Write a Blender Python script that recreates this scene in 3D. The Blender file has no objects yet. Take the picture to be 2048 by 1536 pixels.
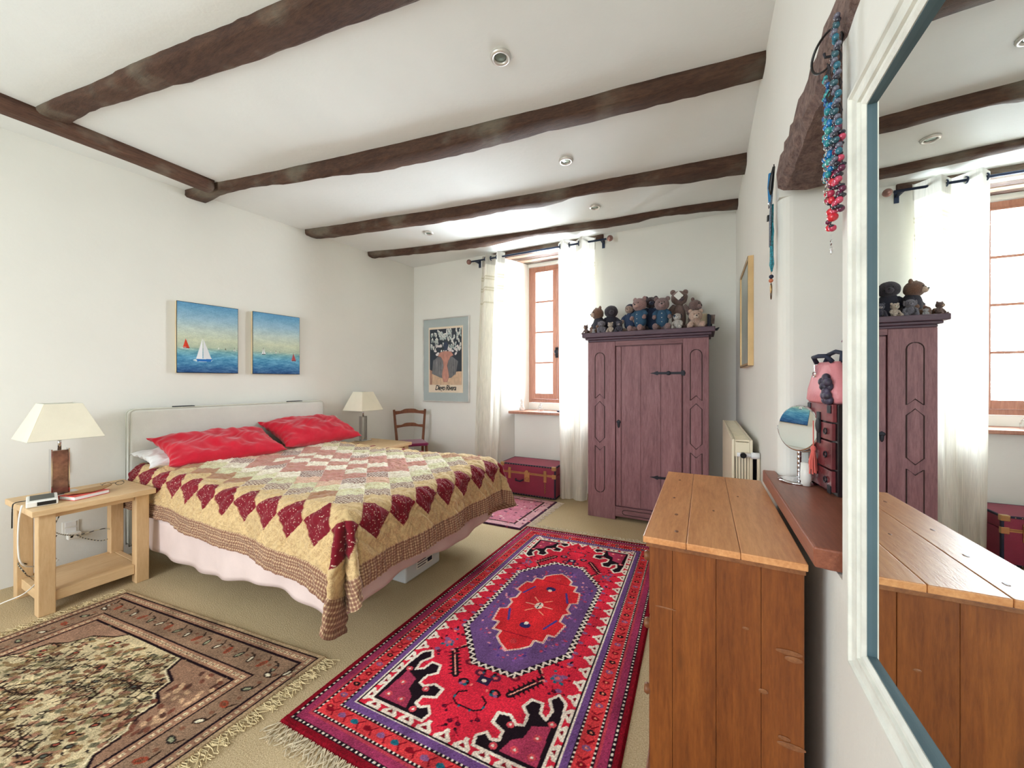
import bpy, bmesh, math, random
import numpy as np
from mathutils import Vector, Matrix
random.seed(7); rng = np.random.default_rng(11)
K = 0.87                       # everything is laid out in survey units, then brought to metres at the very end
sc = bpy.context.scene
COL = sc.collection
pi = math.pi

# ------------------------------------------------------------------ camera, world, light, exposure
CAMH = 1.4
TT = 384/757.0
cn, sn = 1/math.sqrt(1+TT*TT), TT/math.sqrt(1+TT*TT)
cam = bpy.data.cameras.new('camera'); camo = bpy.data.objects.new('camera', cam); COL.objects.link(camo)
cam.sensor_width = 36; cam.sensor_fit = 'HORIZONTAL'; cam.lens = 757/2048*36
cam.shift_x = 0; cam.shift_y = -6/2048; cam.clip_start = 0.02
camo.location = (0, 0, CAMH); camo.rotation_euler = (pi/2, 0, math.atan(TT))
sc.camera = camo
sc.view_settings.view_transform = 'Standard'; sc.view_settings.look = 'None'
sc.view_settings.gamma = 1; sc.view_settings.use_curve_mapping = False
sc.view_settings.exposure = 0.22
wd = bpy.data.worlds.new('daylight'); sc.world = wd; wd.use_nodes = True
wn = wd.node_tree.nodes; wl = wd.node_tree.links
bg = wn['Background']; bg.inputs['Strength'].default_value = 2.6
tcw = wn.new('ShaderNodeTexCoord'); spw = wn.new('ShaderNodeSeparateXYZ'); rpw = wn.new('ShaderNodeValToRGB')
wl.new(tcw.outputs['Generated'], spw.inputs[0]); 
mrw = wn.new('ShaderNodeMapRange'); mrw.inputs[1].default_value = -0.25; mrw.inputs[2].default_value = 0.35
wl.new(spw.outputs[2], mrw.inputs[0]); wl.new(mrw.outputs[0], rpw.inputs[0]); wl.new(rpw.outputs[0], bg.inputs['Color'])
rpw.color_ramp.elements[0].color = (0.42, 0.47, 0.33, 1); rpw.color_ramp.elements[0].position = 0.30
rpw.color_ramp.elements[1].color = (0.93, 0.95, 1.0, 1); rpw.color_ramp.elements[1].position = 0.45

def area(name, loc, rot, sx, sy, power, color):
    l = bpy.data.lights.new(name, 'AREA'); l.shape = 'RECTANGLE'; l.size = sx; l.size_y = sy
    l.energy = power; l.color = color
    o = bpy.data.objects.new(name, l); COL.objects.link(o); o.location = loc; o.rotation_euler = rot
    return o
# daylight arriving at the window in view and added fill from behind the camera
area('daylight_far_window', (-1.79, 5.45, 2.25), (-math.radians(97), 0, 0), 1.7, 2.3, 700, (0.80, 0.905, 1.0))
area('rear_fill_light', (-2.75, -2.35, 1.6), (math.radians(91), 0, math.radians(-30)), 1.7, 2.4, 108, (0.82, 0.91, 1.0))

# ------------------------------------------------------------------ helpers
def lin(c):
    return tuple(((x/255)/12.92 if x/255 <= 0.04045 else ((x/255+0.055)/1.055)**2.4) for x in c[:3])
def linA(a):
    a = np.asarray(a, float)/255
    return np.where(a <= 0.04045, a/12.92, ((a+0.055)/1.055)**2.4)

def ray(u, v=762):
    t = (u-1024)/757.0
    return (-sn+cn*t, cn+sn*t, (762-v)/757.0)
def PY(u, v, Y):
    d = ray(u, v); s = Y/d[1]; return (d[0]*s, Y, CAMH+d[2]*s)
def PX(u, v, X):
    d = ray(u, v); s = X/d[0]; return (X, d[1]*s, CAMH+d[2]*s)
def PZ(u, v, z):
    d = ray(u, v); s = (z-CAMH)/d[2]; return (d[0]*s, d[1]*s, z)

def tag(o, label=None, cat=None, group=None, kind=None):
    if label: o['label'] = label
    if cat: o['category'] = cat
    if group: o['group'] = group
    if kind: o['kind'] = kind
    return o
def thing(name, label, cat, loc=(0, 0, 0), rotz=0, group=None):
    o = bpy.data.objects.new(name, None); COL.objects.link(o); o.empty_display_size = 0.05
    o.location = loc; o.rotation_euler = (0, 0, rotz)
    return tag(o, label, cat, group)

class MB:
    """collects shapes in one local frame"""
    def __init__(s, off=(0, 0, 0)):
        s.v = []; s.f = []; s.off = off
    def add(s, vs, fs):
        n = len(s.v); s.v += [tuple(p) for p in vs]; s.f += [tuple(i+n for i in f) for f in fs]; return s
    def box(s, x0, x1, y0, y1, z0, z1, rz=0, piv=None, ry=0, rx=0):
        vs = [(x, y, z) for x in (x0, x1) for y in (y0, y1) for z in (z0, z1)]
        if rz or ry or rx:
            c = Vector(piv) if piv else Vector(((x0+x1)/2, (y0+y1)/2, (z0+z1)/2))
            m = Matrix.Rotation(rz, 3, 'Z') @ Matrix.Rotation(ry, 3, 'Y') @ Matrix.Rotation(rx, 3, 'X')
            vs = [tuple(c + m @ (Vector(p)-c)) for p in vs]
        return s.add(vs, [(0, 1, 3, 2), (4, 6, 7, 5), (0, 4, 5, 1), (2, 3, 7, 6), (0, 2, 6, 4), (1, 5, 7, 3)])
    def prism(s, pts, a0, a1, axis='z'):
        n = len(pts)
        def mk(p, a):
            return {'z': (p[0], p[1], a), 'y': (p[0], a, p[1]), 'x': (a, p[0], p[1])}[axis]
        vs = [mk(p, a0) for p in pts]+[mk(p, a1) for p in pts]
        return s.add(vs, [tuple(range(n-1, -1, -1)), tuple(range(n, 2*n))]+[(i, (i+1) % n, n+(i+1) % n, n+i) for i in range(n)])
    def tube(s, path, r, n=8, closed=False, caps=True):
        P = [Vector(p) for p in path]; m = len(P); vs = []
        R = r if hasattr(r, '__len__') else [r]*m
        up = None
        for i, p in enumerate(P):
            if closed: d = P[(i+1) % m]-P[i-1]
            else: d = P[min(i+1, m-1)]-P[max(i-1, 0)]
            if d.length < 1e-9: d = Vector((0, 0, 1))
            d.normalize()
            if up is None:
                up = Vector((0, 0, 1)) if abs(d.z) < .9 else Vector((1, 0, 0))
            a = d.cross(up)
            if a.length < 1e-6: a = d.cross(Vector((0.3, 1, 0.2)))
            a.normalize(); b = d.cross(a); up = -b if False else up
            up = b.cross(d) if False else up
            for k in range(n):
                t = 2*pi*k/n; vs.append(p+(a*math.cos(t)+b*math.sin(t))*R[i])
        fs = []
        for i in range(m if closed else m-1):
            for k in range(n):
                j = (i+1) % m
                fs.append((i*n+k, i*n+(k+1) % n, j*n+(k+1) % n, j*n+k))
        if caps and not closed:
            fs.append(tuple(range(n-1, -1, -1))); fs.append(tuple((m-1)*n+k for k in range(n)))
        return s.add(vs, fs)
    def cyl(s, c, r, h, n=20, axis='z', r2=None):
        r2 = r if r2 is None else r2
        ax = {'z': (0, 0, 1), 'y': (0, 1, 0), 'x': (1, 0, 0)}[axis]
        c = Vector(c); e = c+Vector(ax)*h
        return s.tube([c, e], [r, r2], n)
    def lathe(s, prof, c=(0, 0, 0), n=24):
        vs = []; fs = []
        for r, z in prof:
            for k in range(n):
                t = 2*pi*k/n; vs.append((c[0]+r*math.cos(t), c[1]+r*math.sin(t), c[2]+z))
        for i in range(len(prof)-1):
            for k in range(n): fs.append((i*n+k, i*n+(k+1) % n, (i+1)*n+(k+1) % n, (i+1)*n+k))
        fs.append(tuple(range(n-1, -1, -1))); fs.append(tuple((len(prof)-1)*n+k for k in range(n)))
        return s.add(vs, fs)
    def ell(s, c, r, n=14, m=9, noise=0, rot=None, seed=0):
        if not hasattr(r, '__len__'): r = (r, r, r)
        rr = random.Random(seed)
        vs = [(0, 0, -1)]
        for i in range(1, m):
            ph = -pi/2+pi*i/m
            for k in range(n):
                t = 2*pi*k/n; vs.append((math.cos(ph)*math.cos(t), math.cos(ph)*math.sin(t), math.sin(ph)))
        vs.append((0, 0, 1)); M = rot.to_3x3() if rot else Matrix.Identity(3); out = []
        for p in vs:
            q = 1+(rr.uniform(-noise, noise) if noise else 0)
            w = M @ Vector((p[0]*r[0]*q, p[1]*r[1]*q, p[2]*r[2]*q)); out.append((c[0]+w.x, c[1]+w.y, c[2]+w.z))
        fs = [(0, 1+(k+1) % n, 1+k) for k in range(n)]
        for i in range(m-2):
            a = 1+i*n
            for k in range(n): fs.append((a+k, a+(k+1) % n, a+n+(k+1) % n, a+n+k))
        L = len(vs)-1; a = 1+(m-2)*n
        fs += [(a+k, a+(k+1) % n, L) for k in range(n)]
        return s.add(out, fs)
    def torus(s, c, R, r, axis='z', n=24, k=8, sx=1, sy=1, arc=2*pi, a0=0):
        pts = []
        for i in range(n):
            t = a0+arc*i/(n if arc > 6.28 else n-1); a, b = R*sx*math.cos(t), R*sy*math.sin(t)
            pts.append({'z': (c[0]+a, c[1]+b, c[2]), 'y': (c[0]+a, c[1], c[2]+b), 'x': (c[0], c[1]+a, c[2]+b)}[axis])
        return s.tube(pts, r, k, closed=arc > 6.28)

def obj(name, mb, m, parent=None, bevel=0, smooth=False, seg=2, off=None):
    me = bpy.data.meshes.new(name)
    o_ = off or (0, 0, 0)
    me.from_pydata([(p[0]-o_[0], p[1]-o_[1], p[2]-o_[2]) for p in mb.v], [], mb.f)
    bm = bmesh.new(); bm.from_mesh(me); bmesh.ops.recalc_face_normals(bm, faces=bm.faces); bm.to_mesh(me); bm.free()
    if smooth:
        me.polygons.foreach_set('use_smooth', [True]*len(me.polygons))
    if m: me.materials.append(m)
    o = bpy.data.objects.new(name, me); COL.objects.link(o)
    if parent: o.parent = parent
    if bevel:
        b = o.modifiers.new('bevel', 'BEVEL'); b.width = bevel; b.segments = seg; b.limit_method = 'ANGLE'; b.angle_limit = math.radians(40)
        b.harden_normals = False
    return o
def single(name, mb, m, label, cat, group=None, **k):
    """a thing that is one mesh: origin at the middle of its base"""
    a = np.array(mb.v); c = (float(a[:, 0].mean()), float(a[:, 1].mean()), float(a[:, 2].min()))
    o = obj(name, mb, m, None, off=c, **k); o.location = c
    return tag(o, label, cat, group)
def struct(name, mb, m, **k):
    o = obj(name, mb, m, None, **k); o['kind'] = 'structure'; return o

def gridmesh(name, P, cols=None, m=None, parent=None, off=(0, 0, 0), attrs=None, wrap=False):
    """P: (ny,nx,3) positions"""
    ny, nx = P.shape[:2]
    me = bpy.data.meshes.new(name)
    V = (P.reshape(-1, 3)-np.array(off)).astype(np.float32)
    me.vertices.add(len(V)); me.vertices.foreach_set('co', V.ravel())
    idx = np.arange(ny*nx).reshape(ny, nx)
    q = np.stack([idx[:-1, :-1], idx[:-1, 1:], idx[1:, 1:], idx[1:, :-1]], -1).reshape(-1, 4)
    me.loops.add(q.size); me.loops.foreach_set('vertex_index', q.ravel().astype(np.int32))
    me.polygons.add(len(q)); me.polygons.foreach_set('loop_start', (np.arange(len(q))*4).astype(np.int32))
    me.polygons.foreach_set('loop_total', np.full(len(q), 4, np.int32))
    me.polygons.foreach_set('use_smooth', np.ones(len(q), bool))
    if cols is not None:
        ca = me.color_attributes.new('paint', 'FLOAT_COLOR', 'POINT')
        c4 = np.ones((ny*nx, 4), np.float32); c4[:, :3] = linA(cols.reshape(-1, 3)); ca.data.foreach_set('color', c4.ravel())
    for k, a in (attrs or {}).items():
        if a.ndim == 2:
            at = me.attributes.new(k, 'FLOAT', 'POINT'); at.data.foreach_set('value', a.ravel().astype(np.float32))
        else:
            at = me.attributes.new(k, 'FLOAT_VECTOR', 'POINT'); at.data.foreach_set('vector', a.reshape(-1, 3).astype(np.float32).ravel())
    me.update(); me.validate()
    if m: me.materials.append(m)
    o = bpy.data.objects.new(name, me); COL.objects.link(o)
    if parent: o.parent = parent
    return o
def solid(o, t, offset=-1):
    s = o.modifiers.new('thick', 'SOLIDIFY'); s.thickness = t; s.offset = offset; return o

# ------------------------------------------------------------------ materials
def newmat(name):
    m = bpy.data.materials.new(name); m.use_nodes = True
    nt = m.node_tree; return m, nt, nt.nodes['Principled BSDF']
def coords(nt, scale=(1, 1, 1), kind='Object', rot=(0, 0, 0)):
    tc = nt.nodes.new('ShaderNodeTexCoord'); mp = nt.nodes.new('ShaderNodeMapping')
    f = 1/K if kind == 'Object' else 1
    mp.inputs['Scale'].default_value = [x*f for x in scale]; mp.inputs['Rotation'].default_value = rot
    nt.links.new(tc.outputs[kind], mp.inputs[0]); return mp.outputs[0]
def noise(nt, vec, scale, detail=4, rough=.55, dist=0):
    n = nt.nodes.new('ShaderNodeTexNoise'); n.inputs['Scale'].default_value = scale; n.inputs['Detail'].default_value = detail
    n.inputs['Roughness'].default_value = rough; n.inputs['Distortion'].default_value = dist
    nt.links.new(vec, n.inputs['Vector']); return n.outputs['Fac']
def ramp(nt, fac, stops):
    r = nt.nodes.new('ShaderNodeValToRGB'); e = r.color_ramp.elements
    while len(e) < len(stops): e.new(.5)
    for x, (p, c) in zip(e, stops):
        x.position = p; x.color = (*(lin(c) if max(c) > 1 else c), 1)
    nt.links.new(fac, r.inputs[0]); return r.outputs[0]
def mix(nt, fac, a, b, mode='MIX'):
    x = nt.nodes.new('ShaderNodeMix'); x.data_type = 'RGBA'; x.blend_type = mode
    for sck, val in ((x.inputs[0], fac), (x.inputs[6], a), (x.inputs[7], b)):
        if hasattr(val, 'is_output') or hasattr(val, 'links'): nt.links.new(val, sck)
        elif hasattr(val, '__len__'): sck.default_value = (*val[:3], 1)
        else: sck.default_value = val
    return x.outputs[2]
def bump(nt, bsdf, h, strength, dist=0.01):
    b = nt.nodes.new('ShaderNodeBump'); b.inputs['Strength'].default_value = strength; b.inputs['Distance'].default_value = dist
    nt.links.new(h, b.inputs['Height']); nt.links.new(b.outputs[0], bsdf.inputs['Normal'])
def plain(name, c, rough=.6, metal=0, var=.06, vscale=6, bmp=0, bscale=60, spec=None, trans=0, sheen=0):
    m, nt, b = newmat(name)
    v = coords(nt); n = noise(nt, v, vscale)
    c1 = tuple(max(0, x*(1-var)) for x in c); c2 = tuple(min(255, x*(1+var)) for x in c)
    nt.links.new(ramp(nt, n, [(.3, c1), (.7, c2)]), b.inputs['Base Color'])
    b.inputs['Roughness'].default_value = rough; b.inputs['Metallic'].default_value = metal
    if spec is not None: b.inputs['Specular IOR Level'].default_value = spec
    if sheen: b.inputs['Sheen Weight'].default_value = sheen
    if trans: b.inputs['Transmission Weight'].default_value = trans
    if bmp: bump(nt, b, noise(nt, v, bscale, 3), bmp)
    return m
def wood(name, dark, light, axis='z', rough=.45, scale=1, bmp=.15, knots=0, mid=None, stretch=9, spec=.4):
    m, nt, b = newmat(name)
    sc_ = {'x': (1, stretch, stretch), 'y': (stretch, 1, stretch), 'z': (stretch, stretch, 1)}[axis]
    v = coords(nt, [x*scale for x in sc_])
    n1 = noise(nt, v, 2.2, 6, .6, .8); n2 = noise(nt, v, 14, 4, .7)
    st = [(.25, dark), (.5, mid or tuple((a+b_)/2 for a, b_ in zip(dark, light))), (.75, light)]
    c = ramp(nt, n1, st)
    c = mix(nt, .35, c, ramp(nt, n2, [(.35, dark), (.65, light)]), 'MIX')
    if knots:
        v2 = coords(nt, [x*scale for x in {'x': (1.2, 4, 4), 'y': (4, 1.2, 4), 'z': (4, 4, 1.2)}[axis]])
        vo = nt.nodes.new('ShaderNodeTexVoronoi'); vo.inputs['Scale'].default_value = 2.2; nt.links.new(v2, vo.inputs['Vector'])
        k = ramp(nt, vo.outputs['Distance'], [(.03, (1, 1, 1)), (.13, (0, 0, 0))])
        kk = nt.nodes.new('ShaderNodeMath'); kk.operation = 'MULTIPLY'; kk.inputs[1].default_value = knots
        nt.links.new(k, kk.inputs[0])
        c = mix(nt, kk.outputs[0], c, lin(tuple(x*.55 for x in dark)))
    nt.links.new(c, b.inputs['Base Color']); b.inputs['Roughness'].default_value = rough
    b.inputs['Specular IOR Level'].default_value = spec
    bump(nt, b, n2, bmp, .004)
    return m
def painted(name, rough=.8, bmp=.3, bscale=350, spec=.2, extra=None):
    m, nt, b = newmat(name)
    a = nt.nodes.new('ShaderNodeVertexColor'); a.layer_name = 'paint'
    c = a.outputs[0]
    if extra: c = extra(nt, c)
    nt.links.new(c, b.inputs['Base Color']); b.inputs['Roughness'].default_value = rough; b.inputs['Specular IOR Level'].default_value = spec
    if bmp: bump(nt, b, noise(nt, coords(nt), bscale, 2), bmp, .004)
    return m
def emit(name, c, s):
    m, nt, b = newmat(name); b.inputs['Emission Color'].default_value = (*lin(c), 1); b.inputs['Emission Strength'].default_value = s
    return m

M = {}
M['wall'] = plain('cream_limewash', (232, 230, 222), .9, var=.012, vscale=1.3, bmp=.12, bscale=25, spec=.1)
M['ceil'] = plain('ceiling_boards_white', (232, 234, 231), .85, var=.012, vscale=2, bmp=.1, bscale=30, spec=.1)
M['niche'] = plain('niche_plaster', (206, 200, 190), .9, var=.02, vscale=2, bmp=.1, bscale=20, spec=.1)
def carpet():
    m, nt, b = newmat('carpet_loop'); v = coords(nt)
    n = noise(nt, v, 170, 3, .7); n2 = noise(nt, v, 2, 2)
    c = mix(nt, .25, ramp(nt, n, [(.3, (158, 134, 98)), (.7, (222, 202, 164))]), ramp(nt, n2, [(.3, (190, 167, 128)), (.7, (207, 186, 148))]))
    nt.links.new(c, b.inputs['Base Color']); b.inputs['Roughness'].default_value = .95; b.inputs['Specular IOR Level'].default_value = .1
    bump(nt, b, n, .7, .006); return m
M['carpet'] = carpet()
def beamwood(name, axis, tint=1.0):
    m, nt, b = newmat(name)
    s_ = {'x': (1, 7, 7), 'y': (7, 1, 7)}[axis]
    v = coords(nt, s_); v1 = coords(nt)
    n1 = noise(nt, v, 2.4, 8, .68, 1.2); n2 = noise(nt, v, 16, 5, .75); n3 = noise(nt, v1, 2.4, 4)
    t = lambda c: tuple(x*tint for x in c)
    c = ramp(nt, n1, [(.3, t((34, 20, 15))), (.46, t((74, 50, 38))), (.6, t((104, 74, 56))), (.78, t((132, 108, 88)))])
    c = mix(nt, .45, c, ramp(nt, n2, [(.36, t((26, 16, 13))), (.62, t((112, 80, 60)))]))
    c = mix(nt, .42, c, ramp(nt, n3, [(.35, t((56, 30, 24))), (.52, t((84, 60, 48))), (.66, t((142, 138, 122)))]), 'MIX')
    nt.links.new(c, b.inputs['Base Color']); b.inputs['Roughness'].default_value = .7; b.inputs['Specular IOR Level'].default_value = .35
    bump(nt, b, mix(nt, .5, n1, n2), .9, .012); return m
M['beam'] = beamwood('old_oak_beam', 'x'); M['beam_y'] = beamwood('old_oak_beam_along', 'y', 1.15)
M['beam_light'] = beamwood('old_oak_lintel', 'y', 1.7)
def lintelwood():
    m, nt, b = newmat('weathered_lintel'); v = coords(nt, (5, 1.4, 5)); v1 = coords(nt)
    n1 = noise(nt, v, 4, 8, .7, 1); n2 = noise(nt, v1, 45, 4, .75)
    c = mix(nt, .5, ramp(nt, n1, [(.28, (62, 42, 38)), (.5, (112, 86, 78)), (.72, (168, 142, 130))]), ramp(nt, n2, [(.35, (66, 46, 44)), (.65, (160, 134, 122))]))
    nt.links.new(c, b.inputs['Base Color']); b.inputs['Roughness'].default_value = .85; bump(nt, b, mix(nt, .5, n1, n2), 1.0, .02); return m
M['lintel'] = lintelwood()
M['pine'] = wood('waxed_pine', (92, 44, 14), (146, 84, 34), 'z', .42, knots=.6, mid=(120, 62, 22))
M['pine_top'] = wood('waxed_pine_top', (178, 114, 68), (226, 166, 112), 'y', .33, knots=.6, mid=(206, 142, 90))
M['pine_dark'] = wood('waxed_pine_dark', (104, 60, 34), (150, 98, 60), 'y', .4)
M['shelf'] = wood('cherry_shelf', (118, 66, 50), (166, 104, 80), 'y', .35)
M['oak'] = wood('pale_oak', (206, 168, 120), (232, 202, 158), 'y', .5, stretch=7, bmp=.06)
M['oak_z'] = wood('pale_oak_leg', (202, 163, 116), (228, 196, 150), 'z', .5, stretch=7, bmp=.06)
M['ward'] = wood('antique_wardrobe_pine', (108, 68, 72), (164, 118, 122), 'z', .5, mid=(136, 92, 96))
M['ward_x'] = wood('antique_wardrobe_rail', (104, 64, 68), (156, 110, 112), 'x', .5)
M['ward_dark'] = wood('antique_wardrobe_cornice', (70, 52, 64), (108, 82, 94), 'x', .5)
M['groove'] = plain('dark_groove', (58, 36, 34), .7)
M['winwood'] = wood('window_oak', (140, 92, 74), (184, 134, 112), 'z', .45)
M['chairwood'] = wood('chair_walnut', (96, 52, 32), (142, 86, 56), 'z', .4)
M['iron'] = plain('wrought_iron', (42, 42, 48), .5, .7)
M['navyiron'] = plain('blue_grey_rod', (52, 62, 84), .4, .6)
M['chrome'] = plain('chrome', (215, 215, 218), .08, 1, var=.02)
M['brass'] = plain('brass', (206, 172, 120), .3, 1)
M['white'] = plain('white_plastic', (236, 234, 226), .4, var=.02)
M['black'] = plain('black_plastic', (18, 18, 20), .3, var=.1)
M['shade'] = plain('linen_shade', (236, 228, 206), .9, var=.02, bmp=.2, bscale=300, spec=.1)
M['linen'] = plain('headboard_linen', (216, 216, 206), .9, var=.02, bmp=.25, bscale=260, spec=.1)
M['piping'] = plain('headboard_piping', (212, 212, 198), .9)
M['skirt'] = plain('bed_skirt_cotton', (226, 206, 198), .9, var=.02, bmp=.1, bscale=200, spec=.1)
M['sheet'] = plain('white_sheet', (236, 236, 234), .9, var=.02)
M['redpillow'] = plain('crimson_cotton', (196, 14, 42), .75, var=.05, vscale=9, bmp=.2, bscale=30, sheen=.3, spec=.2)
M['magenta'] = plain('magenta_velvet', (128, 20, 74), .8, sheen=.4)
M['pinkleather'] = plain('pink_leather', (226, 142, 148), .45, bmp=.2, bscale=80)
M['navy'] = plain('navy_cloth', (34, 40, 62), .7)
M['trunk'] = plain('burgundy_vinyl', (150, 52, 78), .5, bmp=.3, bscale=200)
M['radiator'] = plain('cream_enamel', (236, 224, 196), .35, var=.02)
M['gold'] = plain('gold_frame', (208, 176, 128), .4, .6)
M['alu'] = plain('pale_aluminium', (214, 210, 204), .4, .6)
M['frame'] = plain('distressed_white_frame', (222, 222, 212), .55, var=.06, vscale=14, bmp=.25, bscale=40)
M['lip_shade'] = plain('frame_shadow_lip', (74, 96, 104), .6)
M['clearplastic'] = plain('clear_plastic', (214, 218, 220), .25, var=.02)
M['cream'] = plain('cream_canvas', (214, 196, 160), .8)
def glass(name, c=(1, 1, 1), refl=.06, t=.97):
    m = bpy.data.materials.new(name); m.use_nodes = True; nt = m.node_tree; nt.nodes.clear()
    o = nt.nodes.new('ShaderNodeOutputMaterial'); tr = nt.nodes.new('ShaderNodeBsdfTransparent'); g = nt.nodes.new('ShaderNodeBsdfGlossy'); mx = nt.nodes.new('ShaderNodeMixShader')
    tr.inputs[0].default_value = (c[0]*t, c[1]*t, c[2]*t, 1); g.inputs['Roughness'].default_value = .02; mx.inputs[0].default_value = refl
    nt.links.new(tr.outputs[0], mx.inputs[1]); nt.links.new(g.outputs[0], mx.inputs[2]); nt.links.new(mx.outputs[0], o.inputs[0]); return m
M['pane'] = glass('window_glass')
M['crystal'] = glass('crystal_glass', (.93, .95, .95), .25, .92)
def mirrormat():
    m, nt, b = newmat('silvered_glass'); b.inputs['Base Color'].default_value = (.86, .90, .88, 1); b.inputs['Metallic'].default_value = 1
    b.inputs['Roughness'].default_value = 0.0
    return m
M['mirror'] = mirrormat()
def curtainmat():
    m = bpy.data.materials.new('slub_linen_curtain'); m.use_nodes = True; nt = m.node_tree; nt.nodes.clear()
    o = nt.nodes.new('ShaderNodeOutputMaterial'); d = nt.nodes.new('ShaderNodeBsdfDiffuse'); t = nt.nodes.new('ShaderNodeBsdfTranslucent'); mx = nt.nodes.new('ShaderNodeMixShader')
    a = nt.nodes.new('ShaderNodeVertexColor'); a.layer_name = 'paint'
    v = coords(nt, (60, 60, 1.5)); n = noise(nt, v, 2.5, 4, .7)
    c = mix(nt, 1.0, a.outputs[0], ramp(nt, n, [(.3, (.74, .74, .74)), (.65, (1, 1, 1))]), 'MULTIPLY')
    nt.links.new(c, d.inputs[0]); nt.links.new(c, t.inputs[0]); mx.inputs[0].default_value = .42
    nt.links.new(d.outputs[0], mx.inputs[1]); nt.links.new(t.outputs[0], mx.inputs[2]); nt.links.new(mx.outputs[0], o.inputs[0]); return m
M['curtain'] = curtainmat()
def fur(name, c):
    m, nt, b = newmat(name); v = coords(nt); n = noise(nt, v, 140, 3, .7)
    nt.links.new(ramp(nt, n, [(.3, tuple(x*.72 for x in c)), (.7, tuple(min(255, x*1.12) for x in c))]), b.inputs['Base Color'])
    b.inputs['Roughness'].default_value = .95; b.inputs['Sheen Weight'].default_value = .3; b.inputs['Specular IOR Level'].default_value = .1
    bump(nt, b, n, .9, .01); return m

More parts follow.
